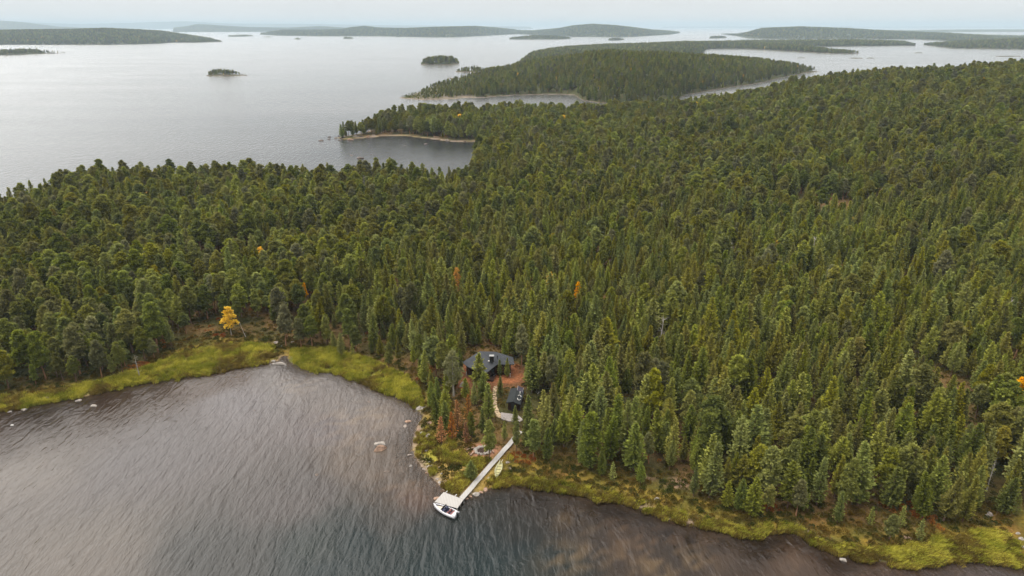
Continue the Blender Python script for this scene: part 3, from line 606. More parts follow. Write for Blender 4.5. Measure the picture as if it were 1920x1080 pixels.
one('dead_snag', 0, 262, 707, 6.5, 1, 'pale dead snag standing at the left marsh edge', 'dead tree')
one('dead_snag', 1, 461, 632, 5, 1, 'short grey dead snag leaning beyond the middle marsh grass', 'dead tree')
one('dead_snag', 1, 1237, 660, 11, 1.2, 'tall grey dead tree with bare crown among the conifers up right', 'dead tree')
one('dead_snag', 0, 1521, 490, 10, 1.5, 'wide bleached dead tree high on the right slope', 'dead tree')
one('dead_snag', 1, 1240, 500, 9, 1.2, 'faint grey dead tree in the middle distance forest', 'dead tree')
one('dead_snag', 0, 1850, 920, 7, .9, 'bare dead snag inside the lower right forest', 'dead tree')
one('dead_snag', 1, 158, 655, 7, 1, 'bare grey dead tree on the left shore slope', 'dead tree')
one('conical_pine', 0, 946, 826, 5.5, .9, 'small conifer between the shed pad and the dock end', 'conifer')
one('conical_pine', 4, 988, 836, 8, 1.0, 'conifer touching the right side of the landward dock end', 'conifer')
one('round_pine', 4, 968, 846, 7.5, .8, 'slim bare-stemmed pine over the upper right dock walkway', 'pine tree')
one('conical_pine', 1, 905, 812, 7, 1, 'dark conifer up behind the fire ring', 'conifer')
one('sapling', 0, 1148, 900, 4.2, 1, 'lone sapling conifer before the forest front right of the yellow rowboat', 'conifer')
one('sapling', 0, 1722, 1012, 4.4, 1, 'sapling conifer right of the small round leaning pine', 'conifer')
one('sapling', 0, 1687, 988, 4.6, .9, 'sapling conifer behind the small round leaning pine', 'conifer')
one('sapling', 0, 1630, 985, 4, .9, 'sapling conifer left of the small round leaning pine', 'conifer')
one('sapling', 0, 662, 668, 4, 1, 'sapling conifer at the back of the right marsh grass', 'conifer')
one('sapling', 0, 1904, 965, 4, 1, 'sapling conifer by the lower right picture corner', 'conifer')
one('conical_pine', 0, 1409, 968, 9.6, 1.25, 'large bright double-topped looking conifer at the lower right forest front', 'conifer')
one('conical_pine', 4, 1386, 958, 8, 1.1, 'bushy conifer leaning against the large one at the forest front', 'conifer')
one('conical_pine', 1, 1300, 930, 7.6, .9, 'slim conifer in front of the bare pinkish ground patch', 'conifer')
one('round_pine', 3, 1492, 968, 8, 1.0, 'greyish pine with pale bare trunk at the lower forest front', 'pine tree')
spos = []
singles = [(s[0], s[1], s[2], s[3], s[4] * (.88 if s[0] in ('conical_pine', 'rusty_conifer') else 1), s[5] * (1.15 if s[0] == 'conical_pine' else 1.2 if s[0] == 'rusty_conifer' else 1), s[6], s[7]) for s in singles]
for s in singles:
    x, y, z = G(s[2], s[3]); spos.append((x, y, z))
spos_a = np.array(spos)

# ------------------------------------------------------------------ forest on the main land
cabin_c = G(918, 695); shed_c = G(966, 765)
def forest_points():
    pts = []
    if True:
        yy = 90.0; j = 0
        while yy < 1150:
            sp_ = 3.6 + 1.7 * float(sm(170, 600, np.array(yy))); yy += sp_; j += 1
            half = .90 * yy + 60; xs = np.arange(-half, half, sp_) + (j % 2) * sp_ / 2
            pts.append(np.stack([xs + rng.uniform(-.42, .42, len(xs)) * sp_, yy + rng.uniform(-.42, .42, len(xs)) * sp_], 1))
    p = np.concatenate(pts); x, y = p[:, 0], p[:, 1]
    d = sdf(TREES, x, y); ok = d > (noise(x, y, 7, 2, 71) - .4) * 4.5 * (y < 330)
    # clearings and thin spots
    thin = noise(x, y, 26, 3, 81); ok &= ~((thin < np.where((x > 20) & (y < 260), .20, .30)) & (rng.random(len(x)) < .75))
    ok &= sdf(YARD, x, y) < 0.4
    ok &= rng.random(len(x)) < np.where((y < 330) & (d < 14) & (x < -20), .62, 1.0)
    for (a, b), (c_, e), rr in ((P(862, 935), P(985, 805), 3.0), (P(928, 722), P(929, 768), 1.8), (P(929, 768), P(960, 790), 3.2), (P(880, 845), P(925, 845), 3.4), (P(908, 672), P(960, 780), 4.6), (P(1228, 898), P(1290, 906), 2.5)):
        ex, ey = c_ - a, e - b; t_ = np.clip(((x - a) * ex + (y - b) * ey) / (ex * ex + ey * ey), 0, 1); ok &= np.hypot(x - a - t_ * ex, y - b - t_ * ey) > rr
    for i, (sx, sy, sz_) in enumerate(spos):
        ok &= np.hypot(x - sx, y - sy) > (2.0)
        ok &= ~((np.abs(x - sx * (y / sy)) < 1.5) & (y < sy) & (y > sy - (6.5 if singles[i][0] in ('golden_birch', 'orange_birch', 'dead_snag', 'yellowing_birch') else 3.5)))
    # keep the view of the yard, shed and fire ring open, as in the photograph
    for (px0, px1, by, ln_) in ((868, 968, 716, 7), (948, 992, 775, 4), (880, 925, 850, 6), (917, 946, 772, 15), (868, 930, 856, 7), (955, 985, 812, 3)):
        a = P(px0, by); b = P(px1, by); ok &= ~((x > a[0]) & (x < b[0]) & (y < a[1]) & (y > a[1] - ln_))
    x, y, d = x[ok], y[ok], d[ok]; z = ground_z(x, y)
    px, py, fw = proj(x, y, z + 8); vis = (px > -420) & (px < 2380) & (py < 1400); return x[vis], y[vis], z[vis], d[vis], fw[vis], px[vis]
fx_, fy_, fz_, fd_, ff_, fpx = forest_points()
nT = len(fx_)
pc = np.full(nT, .42)
pc = np.where((fy_ < 300) & (fx_ > -45), .80, pc); pc = np.where((fy_ < 215) & (fx_ > -10), .93, pc)
pc = np.where((fx_ < -62) & (fy_ < 330), .26, pc); pc = np.where((fx_ < -20) & (fy_ > 235), .24, pc); pc = np.where(fy_ > 300, .38, pc)
pc = np.clip(pc + (noise(fx_, fy_, 22, 2, 91) - .5) * .7, 0, 1)
is_con = rng.random(nT) < pc
hh = np.where(is_con, rng.normal(9.4, 2.3, nT), rng.normal(10.6, 2.0, nT)) * (1 + (noise(fx_, fy_, 30, 2, 95) - .5) * .35)
hh = np.where((fd_ < 5) & (fy_ < 330) & (rng.random(nT) < .5), hh * .72, hh); hh = np.clip(hh, 3.5, 15)
grow = 1 + .24 * sm(170, 600, fy_); wsc = rng.uniform(.86, 1.25, nT) * grow * np.where(is_con, 1, .92); hh = hh * (1 + .12 * sm(170, 500, fy_))
var = np.where(is_con, rng.integers(0, 6, nT), rng.choice(7, nT, p=[.2, .13, .15, .12, .16, .10, .14]))
rz = rng.uniform(0, 6.28, nT); tilt = rng.normal(0, .045, (nT, 2))
tops = proj(fx_, fy_, fz_ + hh); bots = proj(fx_, fy_, fz_); size = np.abs(bots[1] - tops[1])
infr = (tops[0] > 6) & (tops[0] < 1914) & (tops[1] < 1070) & (tops[1] > 0)
ind = np.zeros(nT, bool)
for flag, n_s in ((is_con, sum(1 for s in singles if s[0] in ('conical_pine', 'sapling', 'rusty_conifer'))), (~is_con, sum(1 for s in singles if s[0] in ('round_pine', 'grey_pine')))):
    c_ = np.where(flag & infr)[0]; o_ = c_[np.argsort(-size[c_])][:300 - n_s]; ind[o_] = True

# stuff forest: main land rest + islands
kinds_list = [v['both'] for v in KINDS['conical_pine']] + [v['both'] for v in KINDS['round_pine']] + [KINDS['golden_birch'][0]['both'], KINDS['yellowing_birch'][0]['both'], KINDS['orange_birch'][0]['both'], KINDS['dead_snag'][0]['trunk'], KINDS['dead_snag'][1]['trunk']]
rest = np.where(~ind)[0]
gi_ = np.where(is_con[rest], var[rest], 6 + var[rest]); bir = (rng.random(len(rest)) < .004) & (fy_[rest] > 240); gi_ = np.where(bir, 13 + rng.integers(0, 3, len(rest)), gi_)
dead = rng.random(len(rest)) < .009; gi_ = np.where(dead, 16 + rng.integers(0, 2, len(rest)), gi_)
P1 = np.stack([fx_[rest], fy_[rest], fz_[rest] - .1], 1); S1 = np.stack([hh[rest] / 12 * wsc[rest] * 1.12, hh[rest] / 12 * wsc[rest] * 1.12, hh[rest] / 12], 1); R1 = np.concatenate([tilt[rest], rz[rest][:, None]], 1)
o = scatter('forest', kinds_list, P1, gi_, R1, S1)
tag(o, 'dense mixed pine forest covering the slope up to the lake beyond', 'forest', kind='stuff')
ix = np.concatenate([s[0] for s in stand]); iy = np.concatenate([s[1] for s in stand]); iz = np.concatenate([s[2] for s in stand]); isp = np.concatenate([s[3] for s in stand]); ith = np.concatenate([s[4] for s in stand])
px_, py_, _f = proj(ix, iy, iz); k_ = (px_ > -60) & (px_ < 1980); ix, iy, iz, isp, ith = ix[k_], iy[k_], iz[k_], isp[k_], ith[k_]
nI = len(ix); ih = ith * np.where(iy > 1500, rng.uniform(.45, 1.45, nI), rng.uniform(.62, 1.15, nI)); iw = .8 * ih / 12 * np.clip(isp / 3.9, 1, 2.2) * rng.uniform(.85, 1.2, nI)
ii_ = np.where(rng.random(nI) < .45, rng.integers(0, 6, nI), 6 + rng.integers(0, 7, nI)); ii_ = np.where(rng.random(nI) < .012, 13 + rng.integers(0, 3, nI), ii_)
o = scatter('island_forest', kinds_list, np.stack([ix, iy, iz], 1), ii_, np.stack([np.zeros(nI), np.zeros(nI), rng.uniform(0, 6.28, nI)], 1), np.stack([iw, iw, ih / 12], 1))
tag(o, 'hazy pine forest on the islands and far shores', 'forest', kind='stuff')
print('TREES main', nT, 'islands', nI, 'individual', ind.sum())

def tree_obj(name, var_, x, y, z, h, ws, rot, tlt=(0, 0)):
    e = empty(name, (x, y, z)); e.rotation_euler = (tlt[0], tlt[1], rot); k = h / var_['h']; e.scale = (k * ws, k * ws, k)
    if var_['crown'] is not None: link('crown', var_['crown'], e)
    link('trunk', var_['trunk'], e)
    return e
for s, (x, y, z) in zip(singles, spos):
    v_ = KINDS[s[0]][min(s[1], len(KINDS[s[0]]) - 1)]
    e = tree_obj(s[0], v_, x, y, z, s[4], s[5], random.uniform(0, 6.28), (0, .35 if 'leaning beyond' in s[6] else 0))
    tag(e, s[6], s[7])
landmarks = [('cabin', *G(918, 680)[:2]), ('black shed', *G(968, 750)[:2]), ('stone fire ring', *G(905, 845)[:2]), ('dock', *G(940, 850)[:2]), ('yellow rowboat', *G(935, 880)[:2]),
 ('golden birch', *G(433, 640)[:2]), ('narrow orange birch', *G(858, 568)[:2]), ('dull orange birch', *G(1031, 552)[:2]), ('marsh inlet', *G(530, 668)[:2]), ('left marsh snag', *G(262, 707)[:2]),
 ('grey cabin-side pine', *G(851, 742)[:2]), ('bare-crowned dead tree', *G(1237, 660)[:2]), ('pinkish bare patch', *G(1270, 905)[:2]), ('large forest-front conifer', *G(1409, 968)[:2]),
 ('round leaning pine', *G(1667, 1012)[:2]), ('grey shore boulder', *G(1853, 964)[:2]), ('yellow-green birch', *G(1863, 880)[:2]), ('rusty orange birch', *G(1896, 775)[:2]), ('slope birch', *G(1600, 700)[:2]),
 ('rusty conifer clump', *G(848, 826)[:2]), ('marsh grass tip', *G(790, 750)[:2]), ('pale-trunked front pine', *G(1492, 968)[:2]), ('left shore slab', *G(88, 747)[:2]), ('left bare tree', *G(158, 655)[:2]), ('small gold birch', *G(205, 530)[:2]),
 ('marsh back sapling', *G(662, 668)[:2]), ('forest-front sapling', *G(1148, 900)[:2])]
lab = {}
for i in np.where(ind)[0]:
    x, y = fx_[i], fy_[i]; b = min(landmarks, key=lambda l: (l[1] - x) ** 2 + (l[2] - y) ** 2); dx, dy = x - b[1], y - b[2]; dist = math.hypot(dx, dy)
    rel = ('behind' if dy > 0 else 'in front of') if abs(dy) > abs(dx) * 1.6 else ('right of' if dx > 0 else 'left of') if abs(dx) > abs(dy) * 1.6 else ('behind and right of' if dx > 0 else 'behind and left of') if dy > 0 else ('below and right of' if dx > 0 else 'below and left of')
    rr = 'close' if dist < 9 else '' if dist < 22 else 'well' if dist < 40 else 'far'
    tone = KINDS['conical_pine' if is_con[i] else 'round_pine'][var[i]]['tone']
    ht = 'tall' if hh[i] > 11 else 'short' if hh[i] < 8 else 'mid-height'
    wd = 'broad' if wsc[i] * hh[i] > 11.5 else 'narrow' if wsc[i] * hh[i] < 8.2 else ''
    key = ' '.join(f"{ht} {wd} {tone} {'conifer' if is_con[i] else 'round-crowned pine'} {rr} {rel} the {b[0]}".split())
    if len(key.split()) > 14: key = key.replace(' ' + wd + ' ', ' ', 1) if wd else key.replace('round-crowned ', '')
    lab.setdefault(key, []).append(i)
for key, il in lab.items():
    il.sort(key=lambda i: fy_[i]); n_ = len(il)
    for r_, i in enumerate(il):
        suf = '' if n_ == 1 else [', lakeward one', ', uphill one'][r_] if n_ == 2 else ', most lakeward' if r_ == 0 else ', farthest uphill' if r_ == n_ - 1 else ', middle one' if n_ == 3 else ', second lakeward' if r_ == 1 else ', second uphill' if r_ == n_ - 2 else ', ' + ['', '', 'third', 'fourth', 'fifth', 'sixth', 'seventh'][min(r_, 6)] + ' lakeward'
        kd = 'conical_pine' if is_con[i] else 'round_pine'
        e = tree_obj(kd, KINDS[kd][var[i]], fx_[i], fy_[i], fz_[i] - .1, hh[i], wsc[i] * 1.12, rz[i], tilt[i])
        tag(e, key + suf, 'conifer' if is_con[i] else 'pine tree', 'conical conifers in the front of the forest' if is_con[i] else 'round-crowned pines in the front of the forest')

# ------------------------------------------------------------------ undergrowth and marsh grass
def blades(r, n, h, w, spread, lean):
    vs = []; fs = []
    for k in range(n):
        a = r.uniform(0, 6.28); rad = spread * math.sqrt(r.random()); x, y = rad * math.cos(a), rad * math.sin(a); hl = h * r.uniform(.6, 1.2)
        lx, ly = lean[0] * hl + r.normal(0, .22) * hl, lean[1] * hl + r.normal(0, .22) * hl; t_ = r.uniform(0, 6.28); sx, sy = math.cos(t_) * w, math.sin(t_) * w; b = len(vs)
        vs += [(x - sx, y - sy, -.05), (x + sx, y + sy, -.05), (x + lx * .35 + sx * .8, y + ly * .35 + sy * .8, hl * .6), (x + lx * .35 - sx * .8, y + ly * .35 - sy * .8, hl * .6), (x + lx + sx * .1, y + ly + sy * .1, hl * .92), (x + lx - sx * .1, y + ly - sy * .1, hl * .92)]
        fs += [(b, b + 1, b + 2, b + 3), (b + 3, b + 2, b + 4, b + 5)]
    return np.array(vs), np.array(fs)
def gmat(name, a, b):
    t = NT(name); oi = t.n('ObjectInfo'); big = t.noise(oi.outputs['Location'], .22, 3, .6); c = t.mix(t.mr(t.math('ADD', big, t.mr(oi.outputs['Random'], 0, 1, -.15, .15)), .35, .65, 0, 1), a, b)
    d = t.n('BsdfDiffuse', {'Color': c}); tr = t.n('BsdfTranslucent', {'Color': c}); m = t.n('MixShader', {0: .3, 1: d.outputs[0], 2: tr.outputs[0]}); t.t.links.new(m.outputs[0], t.out.inputs['Surface']); return t.m
gm = gmat('marsh sedge', (.20, .22, .018), (.54, .49, .075)); gm2 = gmat('dry shore grass', (.13, .095, .022), (.30, .225, .05)); gm3 = gmat('heather and bilberry', (.05, .06, .012), (.15, .095, .02)); gm4 = gmat('rust dwarf birch', (.24, .07, .018), (.34, .15, .03))
def gp(seed, n, h, w, s_, l_, m):
    v, f = blades(np.random.default_rng(seed), n, h, w, s_, l_); return mesh_np('tuft', v, f, [m])
protos_g = [gp(1, 26, .75, .035, .45, (.35, -.25), gm), gp(2, 22, .85, .035, .4, (.2, -.4), gm), gp(3, 24, .6, .04, .45, (.3, -.3), gm2), gp(4, 20, .7, .04, .4, (-.2, -.35), gm2)]
def inpoly(poly, n):
    a = np.array(poly); x = rng.uniform(a[:, 0].min(), a[:, 0].max(), n); y = rng.uniform(a[:, 1].min(), a[:, 1].max(), n); return x, y
gxs = []; gis = []
for poly, n_ in ((SEDGE_L, 42000), (SEDGE_M, 17000), (SEDGE_R, 5000)):
    x, y = inpoly(poly, n_); k_ = (sdf(poly, x, y) > (noise(x, y, 2.5, 2, 13) - .5) * 2.4) & (noise(x, y, 1.5, 2, 14) > .3) & ((sdf(MAIN, x, y) > -.5 + (noise(x, y, 2.2, 2, 15) - .5) * 1.4) | ((rng.random(n_) < .10) & (sdf(MAIN, x, y) > -2.2)))
    x, y = x[k_], y[k_]; gxs.append(np.stack([x, y], 1)); gis.append(np.where(noise(x, y, 6, 2, 19) + rng.normal(0, .1, len(x)) < (.60 if poly is not SEDGE_R else .44), rng.integers(0, 2, len(x)), rng.integers(2, 4, len(x))))
x, y = rng.uniform(-30, 90, 90000), rng.uniform(82, 125, 90000); d = sdf(MAIN, x, y)
wb = .9 + 2.2 * noise(x, y, 12, 2, 23); k_ = (d > -.5 + (noise(x, y, 2.4, 2, 25) - .5) * 1.8) & (d < wb) & (x > P(925, 912)[0]) & (noise(x, y, 1.7, 2, 27) > .33)
x, y = x[k_][:16000], y[k_][:16000]; gxs.append(np.stack([x, y], 1)); gis.append(rng.choice(4, len(x), p=[.12, .13, .4, .35]))
pxy = P(835, 885); x, y = pxy[0] + rng.normal(0, 6, 6000), pxy[1] + rng.normal(0, 7, 6000); d = sdf(MAIN, x, y); k_ = (d > .5) & (d < 9) & (noise(x, y, 3, 2, 29) > .42) & (x < P(930, 900)[0] + 3)
gxs.append(np.stack([x[k_], y[k_]], 1)); gis.append(rng.choice(4, k_.sum(), p=[.15, .15, .4, .3]))
gxy = np.concatenate(gxs); gii = np.concatenate(gis)
# keep grass off dock, boats, fire ring
def offs(x, y, items):
    ok = np.ones(len(x), bool)
    for (a, b), (c_, e), rr in items:
        ex, ey = c_ - a, e - b; t_ = np.clip(((x - a) * ex + (y - b) * ey) / (ex * ex + ey * ey + 1e-9), 0, 1); ok &= np.hypot(x - a - t_ * ex, y - b - t_ * ey) > rr
    return ok
clear = [(P(865, 935, .6), P(978, 814, .9), 1.5), (P(824, 932), P(863, 945), 1.5), (P(930, 890), P(939, 868), 1.1), ((fx, fy), (fx + .1, fy), 2.6), (P(928, 722), P(929, 770), .9), (P(929, 770), P(938, 785), 1.0), (P(945, 782), P(970, 785), 2.4)]
k_ = offs(gxy[:, 0], gxy[:, 1], clear); gxy, gii = gxy[k_], gii[k_]; n_ = len(gxy); gzv = ground_z(gxy[:, 0], gxy[:, 1])
sc1 = rng.uniform(.8, 1.5, n_)
o = scatter('marsh_grass', protos_g, np.stack([gxy[:, 0], gxy[:, 1], np.maximum(gzv, -.15)], 1), gii, np.stack([np.zeros(n_), np.zeros(n_), rng.normal(0, .5, n_)], 1), np.stack([sc1, sc1, sc1], 1))
tag(o, 'yellow-green marsh grass along the water edge', 'grass', kind='stuff'); print('GRASS', n_)
def lowshrub(seed, m, h=.5, s_=.55):
    r = np.random.default_rng(seed); n = 60; d = r.normal(0, 1, (n, 3)); d /= np.linalg.norm(d, axis=1, keepdims=True); d[:, 2] = np.abs(d[:, 2]); c_ = d * np.array([s_, s_, h]) * r.uniform(.6, 1, n)[:, None]
    v, f, tn = tuft_mesh(c_, d, .22, .14, r, 2, .5); return mesh_np('shrub', v, f, [m])
protos_u = [lowshrub(1, gm3), lowshrub(2, gm3, .35, .7), lowshrub(3, gm4, .4, .5), gp(8, 18, .45, .05, .5, (.2, -.2), gmat('olive heath grass', (.075, .08, .012), (.20, .15, .03)))]
u_x, u_y = rng.uniform(-150, 160, 90000), rng.uniform(85, 300, 90000); k_ = (np.abs(u_x) < .78 * u_y + 12); u_x, u_y = u_x[k_], u_y[k_]
d = sdf(MAIN, u_x, u_y); k_ = (d > .8) & (sdf(SEDGE_L, u_x, u_y) < 0) & (sdf(SEDGE_M, u_x, u_y) < 0) & (sdf(YARD, u_x, u_y) < .5); k_ &= (rng.random(len(d)) < np.where(sdf(TREES, u_x, u_y) < 6, 1.0, .35)); u_x, u_y = u_x[k_], u_y[k_]
k_ = offs(u_x, u_y, clear); u_x, u_y = u_x[k_], u_y[k_]; n_ = len(u_x); g1 = noise(u_x, u_y, 7, 2, 33)
ui = np.where(g1 > .76, 2, rng.choice([0, 1, 3], n_, p=[.35, .25, .4])); sc1 = rng.uniform(.6, 1.4, n_)
o = scatter('undergrowth', protos_u, np.stack([u_x, u_y, ground_z(u_x, u_y) - .03], 1), ui, np.stack([np.zeros(n_), np.zeros(n_), rng.uniform(0, 6.28, n_)], 1), np.stack([sc1, sc1, sc1], 1))
tag(o, 'olive and brown heath undergrowth between the trees', 'undergrowth', kind='stuff'); print('UNDER', n_)

# ------------------------------------------------------------------ rocks
def rock_mesh(seed, flat=.6, cuts=4):
    bm = bmesh.new(); bmesh.ops.create_icosphere(bm, subdivisions=3, radius=1); r = random.Random(seed)
    for _ in range(9):           # slice planes give broken faces
        n_ = Vector((r.gauss(0, 1), r.gauss(0, 1), r.gauss(0, .8))).normalized(); d = r.uniform(.55, .85)
        for v in bm.verts:
            q = v.co.dot(n_)
            if q > d: v.co -= n_ * (q - d)
    for v in bm.verts:
        v.co += v.co.normalized() * (r.uniform(-.03, .03)); v.co.z *= flat
    me = bpy.data.meshes.new('rock'); bm.to_mesh(me); bm.free(); return me
rocks_me = {}
def rock(px, py, wpx, hk=.6, mat='rock', label='', zoff=0.0, stretch=1.0, name='boulder', group=None, rot=None):
    x, y, z = G(px, py); _, _, fw = proj(x, y, z); rad = wpx / 2 * fw / F; k = (int(px) * 7 + int(py)) % 6
    if (k, mat) not in rocks_me:
        m = rock_mesh(k, 1.0); m.materials.append(M[mat]); rocks_me[(k, mat)] = m
    o = link(name, rocks_me[(k, mat)], None, (x, y, z + zoff - rad * hk * .25)); o.scale = (rad * 1.15, rad * stretch * 1.15, rad * hk * 1.15); o.rotation_euler = (0, 0, random.uniform(-.4, .4) if rot is None else rot)
    tag(o, label, 'rock', group); return o
rock(712,842,25,.75,'rock_pink','big flat-topped pink boulder alone in the shallow left bay',stretch=.8,rot=0)
o = rock(713,838,20,.35,'rock_pale','pale slab cap lying on the big pink boulder in the bay',.85,.7,rot=.1)
rock(765,790,11,.4,'rock_pink','low oval pink rock in the shallows, upper of two off the point'); rock(760,799,9,.5,'rock','grey mottled rock in the shallows below the low oval pink one')
rock(697,822,5,.5,'rock_dark','small dark stone just above the big flat-topped boulder'); rock(726,884,13,.3,'rock_dark','long flat dark stone awash below the big flat-topped boulder',stretch=.5)
rock(770,874,7,.7,'rock_pale','small whitish stone in the water off the rocky point'); rock(594,890,7,.4,'rock_dark','dark stone awash farthest out in the left bay'); rock(742,857,3.5,.8,'rock_dark','tiny upright dark stone between the bay boulder and the point')
rock(692,753,7,.35,'rock_dark','dark flat stone in the water off the right marsh grass')
rock(789,765,21,.3,'rock_pale','long pale flat rock at the tip of the marsh grass',stretch=.6); rock(805,793,11,.45,'rock_pink','pink rock at the water edge below the marsh grass tip')
shore_r = [(786,806,8),(792,811,9),(803,817,12),(797,823,8),(812,824,7),(783,826,6),(808,832,10),(790,834,7),(768,853,8),(786,844,9),(800,845,7),(814,842,9),(796,866,6),(806,875,12),(795,880,7),(800,887,6),(812,884,6),(820,898,7),(828,905,8),(806,866,7),(825,876,6),(835,858,8),(828,888,6),(818,866,7)]
for k, (a, b, w_) in enumerate(shore_r):
    rock(a, b, w_, .55, ['rock_pink', 'rock_pale', 'rock'][k % 3], '%s %s stone %s, %s' % ('small' if w_ < 7.5 else 'larger', ['pinkish', 'pale', 'grey'][k % 3], 'at the waterline' if a < 796 + max(0, b - 870) * .8 else 'up in the grass', 'near the marsh grass tip' if b < 813 else 'across from the bay boulder' if b < 835 else 'halfway down the rocky point' if b < 870 else 'just above the dock platform'), group='stones strewn along the rocky point', stretch=random.uniform(.6, .9))
rock(845,902,19,.3,'rock_pink','broad flat pink rock in the grass just above the dock platform',stretch=.7); rock(826,904,10,.3,'rock_pale','flat pale rock left of the broad pink one above the platform')
rock(820,935,13,.45,'rock_pink','pink rock touching the left corner of the dock platform')
rock(875,935,6,.6,'rock_pink','reddish rock nearest the dock in the row on its right'); rock(882,931,7,.6,'rock_pink','second reddish rock in the row beside the dock'); rock(893,927,15,.6,'rock_pale','largest pale block in the rock row beside the dock',stretch=.7); rock(902,923,8,.6,'rock_pink','small rock between the pale block and the outermost block'); rock(911,918,11,.7,'rock_pink','outermost tall block of the rock row beside the dock')
rock(522,682,28,.3,'rock_pale','long pale slab at the mouth of the marsh inlet',stretch=.35); rock(513,678,7,.7,'rock_pale','small upright stone on the inlet slab',.2)
for a, b, w_, l_ in ((18,772,7,'small tan stone at the far left waterline'),(45,768,10,'tan rock at the left waterline right of the smaller one'),(88,744,11,'round grey boulder in the left marsh grass'),(106,751,4,'tiny pale stone in grass right of the round grey boulder'),(147,751,10,'pink rock where left grass meets dark water'),(176,761,11,'pale pink rock lying off the left bank')):
    rock(a, b, w_, .55, 'rock' if 'grey' in l_ else 'rock_pale', l_)
rock(1581,1050,12,.6,'rock_pale','whitish boulder in the water off the lower right shore'); rock(1687,1052,8,.7,'rock_pale','small pale stone in the lower right shore grass edge'); rock(1687,1062,10,.6,'rock_pale','angular white stone in the water below lower right grass'); rock(1632,1042,5,.7,'rock_pale','little pale stone left along the lower right grass edge'); rock(1650,1050,5,.7,'rock','little grey stone along the lower right grass edge')
rock(1853,965,15,.8,'rock','big round grey boulder under trees at lower right'); rock(1701,1008,14,.6,'rock_pink','pinkish boulder beside the small round leaning pine')
for a, b, w_ in ((1908,1000,9),(1914,1010,11),(1905,1018,7),(1917,1026,10),(1908,1035,9),(1916,1045,12),(1904,1048,6)):
    rock(a, b, w_, .6, 'rock_pale', 'pale stone in the corner stone bank, ' + {1000: 'topmost', 1010: 'second from top', 1018: 'leftmost of the middle ones', 1026: 'right of the middle', 1035: 'just below the middle', 1045: 'largest near the water', 1048: 'smallest at the water'}[b], group='pale stones of the corner bank', stretch=.8)
rock(1170,942,6,.6,'rock_pale','pale stone in the shore grass right of the dark water nook'); rock(1231,935,12,.4,'rock_pale','white jagged stone lying in the shore grass',stretch=.6)
rock(1022,899,9,.6,'rock_pale','white stone, left of a pair in the grass right of the rowboat'); rock(1033,898,8,.6,'rock_pale','white stone, right of a pair in the grass right of the rowboat'); rock(955,878,8,.5,'rock','grey stone beside the yellow rowboat'); rock(952,867,9,.5,'rock','low grey stone just above the yellow rowboat'); rock(916,896,5,.6,'rock_pale','little pale stone in grass right of the dock walkway')
rock(908,724,21,.95,'rock_pink','huge pink-topped boulder in front of the cabin',stretch=.8,rot=.2); rock(868,722,17,.8,'rock_pale','large pale grey boulder below the left side of the cabin',rot=0)
rock(1020,705,6,.6,'rock_pale','small pale stone in the forest right of the cabin yard'); rock(850,813,11,.6,'rock_pink','pink boulder uphill from the rocky point under rusty conifers'); rock(725,650,6,.6,'rock_pale','pale stone under conifers behind the right marsh grass')
rock(518,642,10,.5,'rock','grey rock behind the marsh inlet, left of two'); rock(548,641,7,.5,'rock_pale','pale rock behind the marsh inlet, right of two')
rock(676,297,13,.6,'rock_dark','dark boulder standing in the small far bay'); rock(659,291,7,.3,'rock_dark','flat reef stone left of the dark bay boulder'); rock(697,290,5,.3,'rock_dark','flat reef stone right of the dark bay boulder'); rock(798,270,8,.5,'rock_dark','dark stone off the sandy north shore of the small bay'); rock(760,273,4,.3,'rock_dark','tiny reef stone in the middle of the small bay')
for k, (a, b, w_) in enumerate([(602,264,10),(617,257,7),(617,261,6),(637,263,9),(657,262,12),(629,259,8),(642,258,10),(650,255,9),(666,256,10),(676,257,12),(690,256,8),(700,254,9),(636,255,6),(818,257,10),(838,263,8),(872,265,7)]):
    rock(a, b, w_, .45, ['rock_dark', 'rock_pink', 'rock'][k % 3] if k > 3 else 'rock_dark', ['outermost dark reef rock off the far headland tip', 'upper dark reef rock off the far headland tip', 'lower dark reef rock off the far headland tip', 'dark reef rock touching the far headland tip'][k] if k < 4 else '%s rock on the far headland shore, %s' % (['dark', 'pink', 'grey'][k % 3], 'at its bare tip' if a < 655 else 'where the tip meets trees' if a < 680 else 'beside the pale beach' if a < 720 else 'under the trees midway' if a < 830 else 'toward the inner bay corner'), group='rocks off the headland tip' if k < 4 else 'rocks along the far headland shore', stretch=.6)

seen = {}
for o in C.objects:
    if o.get('category') == 'rock': seen.setdefault(o['label'], []).append(o)
for l_, os_ in seen.items():
    if len(os_) > 1:
        for k, o in enumerate(sorted(os_, key=lambda q: q.location.x)): o['label'] = l_ + (', left one' if k == 0 else ', right one' if k == len(os_) - 1 else ', one between')
# ------------------------------------------------------------------ cabin
cz = gz(*G(918, 690)[:2])
ez = cz + 3.0; rzz = cz + 5.3
cx, cy = P(917, 690, ez)
def cl_(px, py, z): a = P(px, py, z); return Vector((a[0] - cx, a[1] - cy, z - cz))
L1, L2, Ft, Vv, Rr = cl_(867, 679, ez), cl_(874, 686, ez), cl_(907, 703, ez - .4), cl_(932, 683.5, ez), cl_(964.5, 683, ez)
A_, B_ = cl_(900, 658.5, rzz), cl_(929, 659.5, rzz); B1 = Vector((B_.x + 1.2, B_.y + 2.6, ez - cz)); B0 = Vector((A_.x - 1.5, A_.y + 2.6, ez - cz))
Bk = Vector((Rr.x - .3, Rr.y + 4.0, ez - cz))
cab = tag(empty('cabin', (cx, cy, cz)), 'dark cabin with faceted grey roof in a rust-red clearing', 'cabin')
bm = bmesh.new(); pts = [L1, L2, Ft, Vv, Rr, Bk, B1, B0]
e_ = [bm.verts.new(p) for p in pts]; a_ = bm.verts.new(A_); b_ = bm.verts.new(B_)
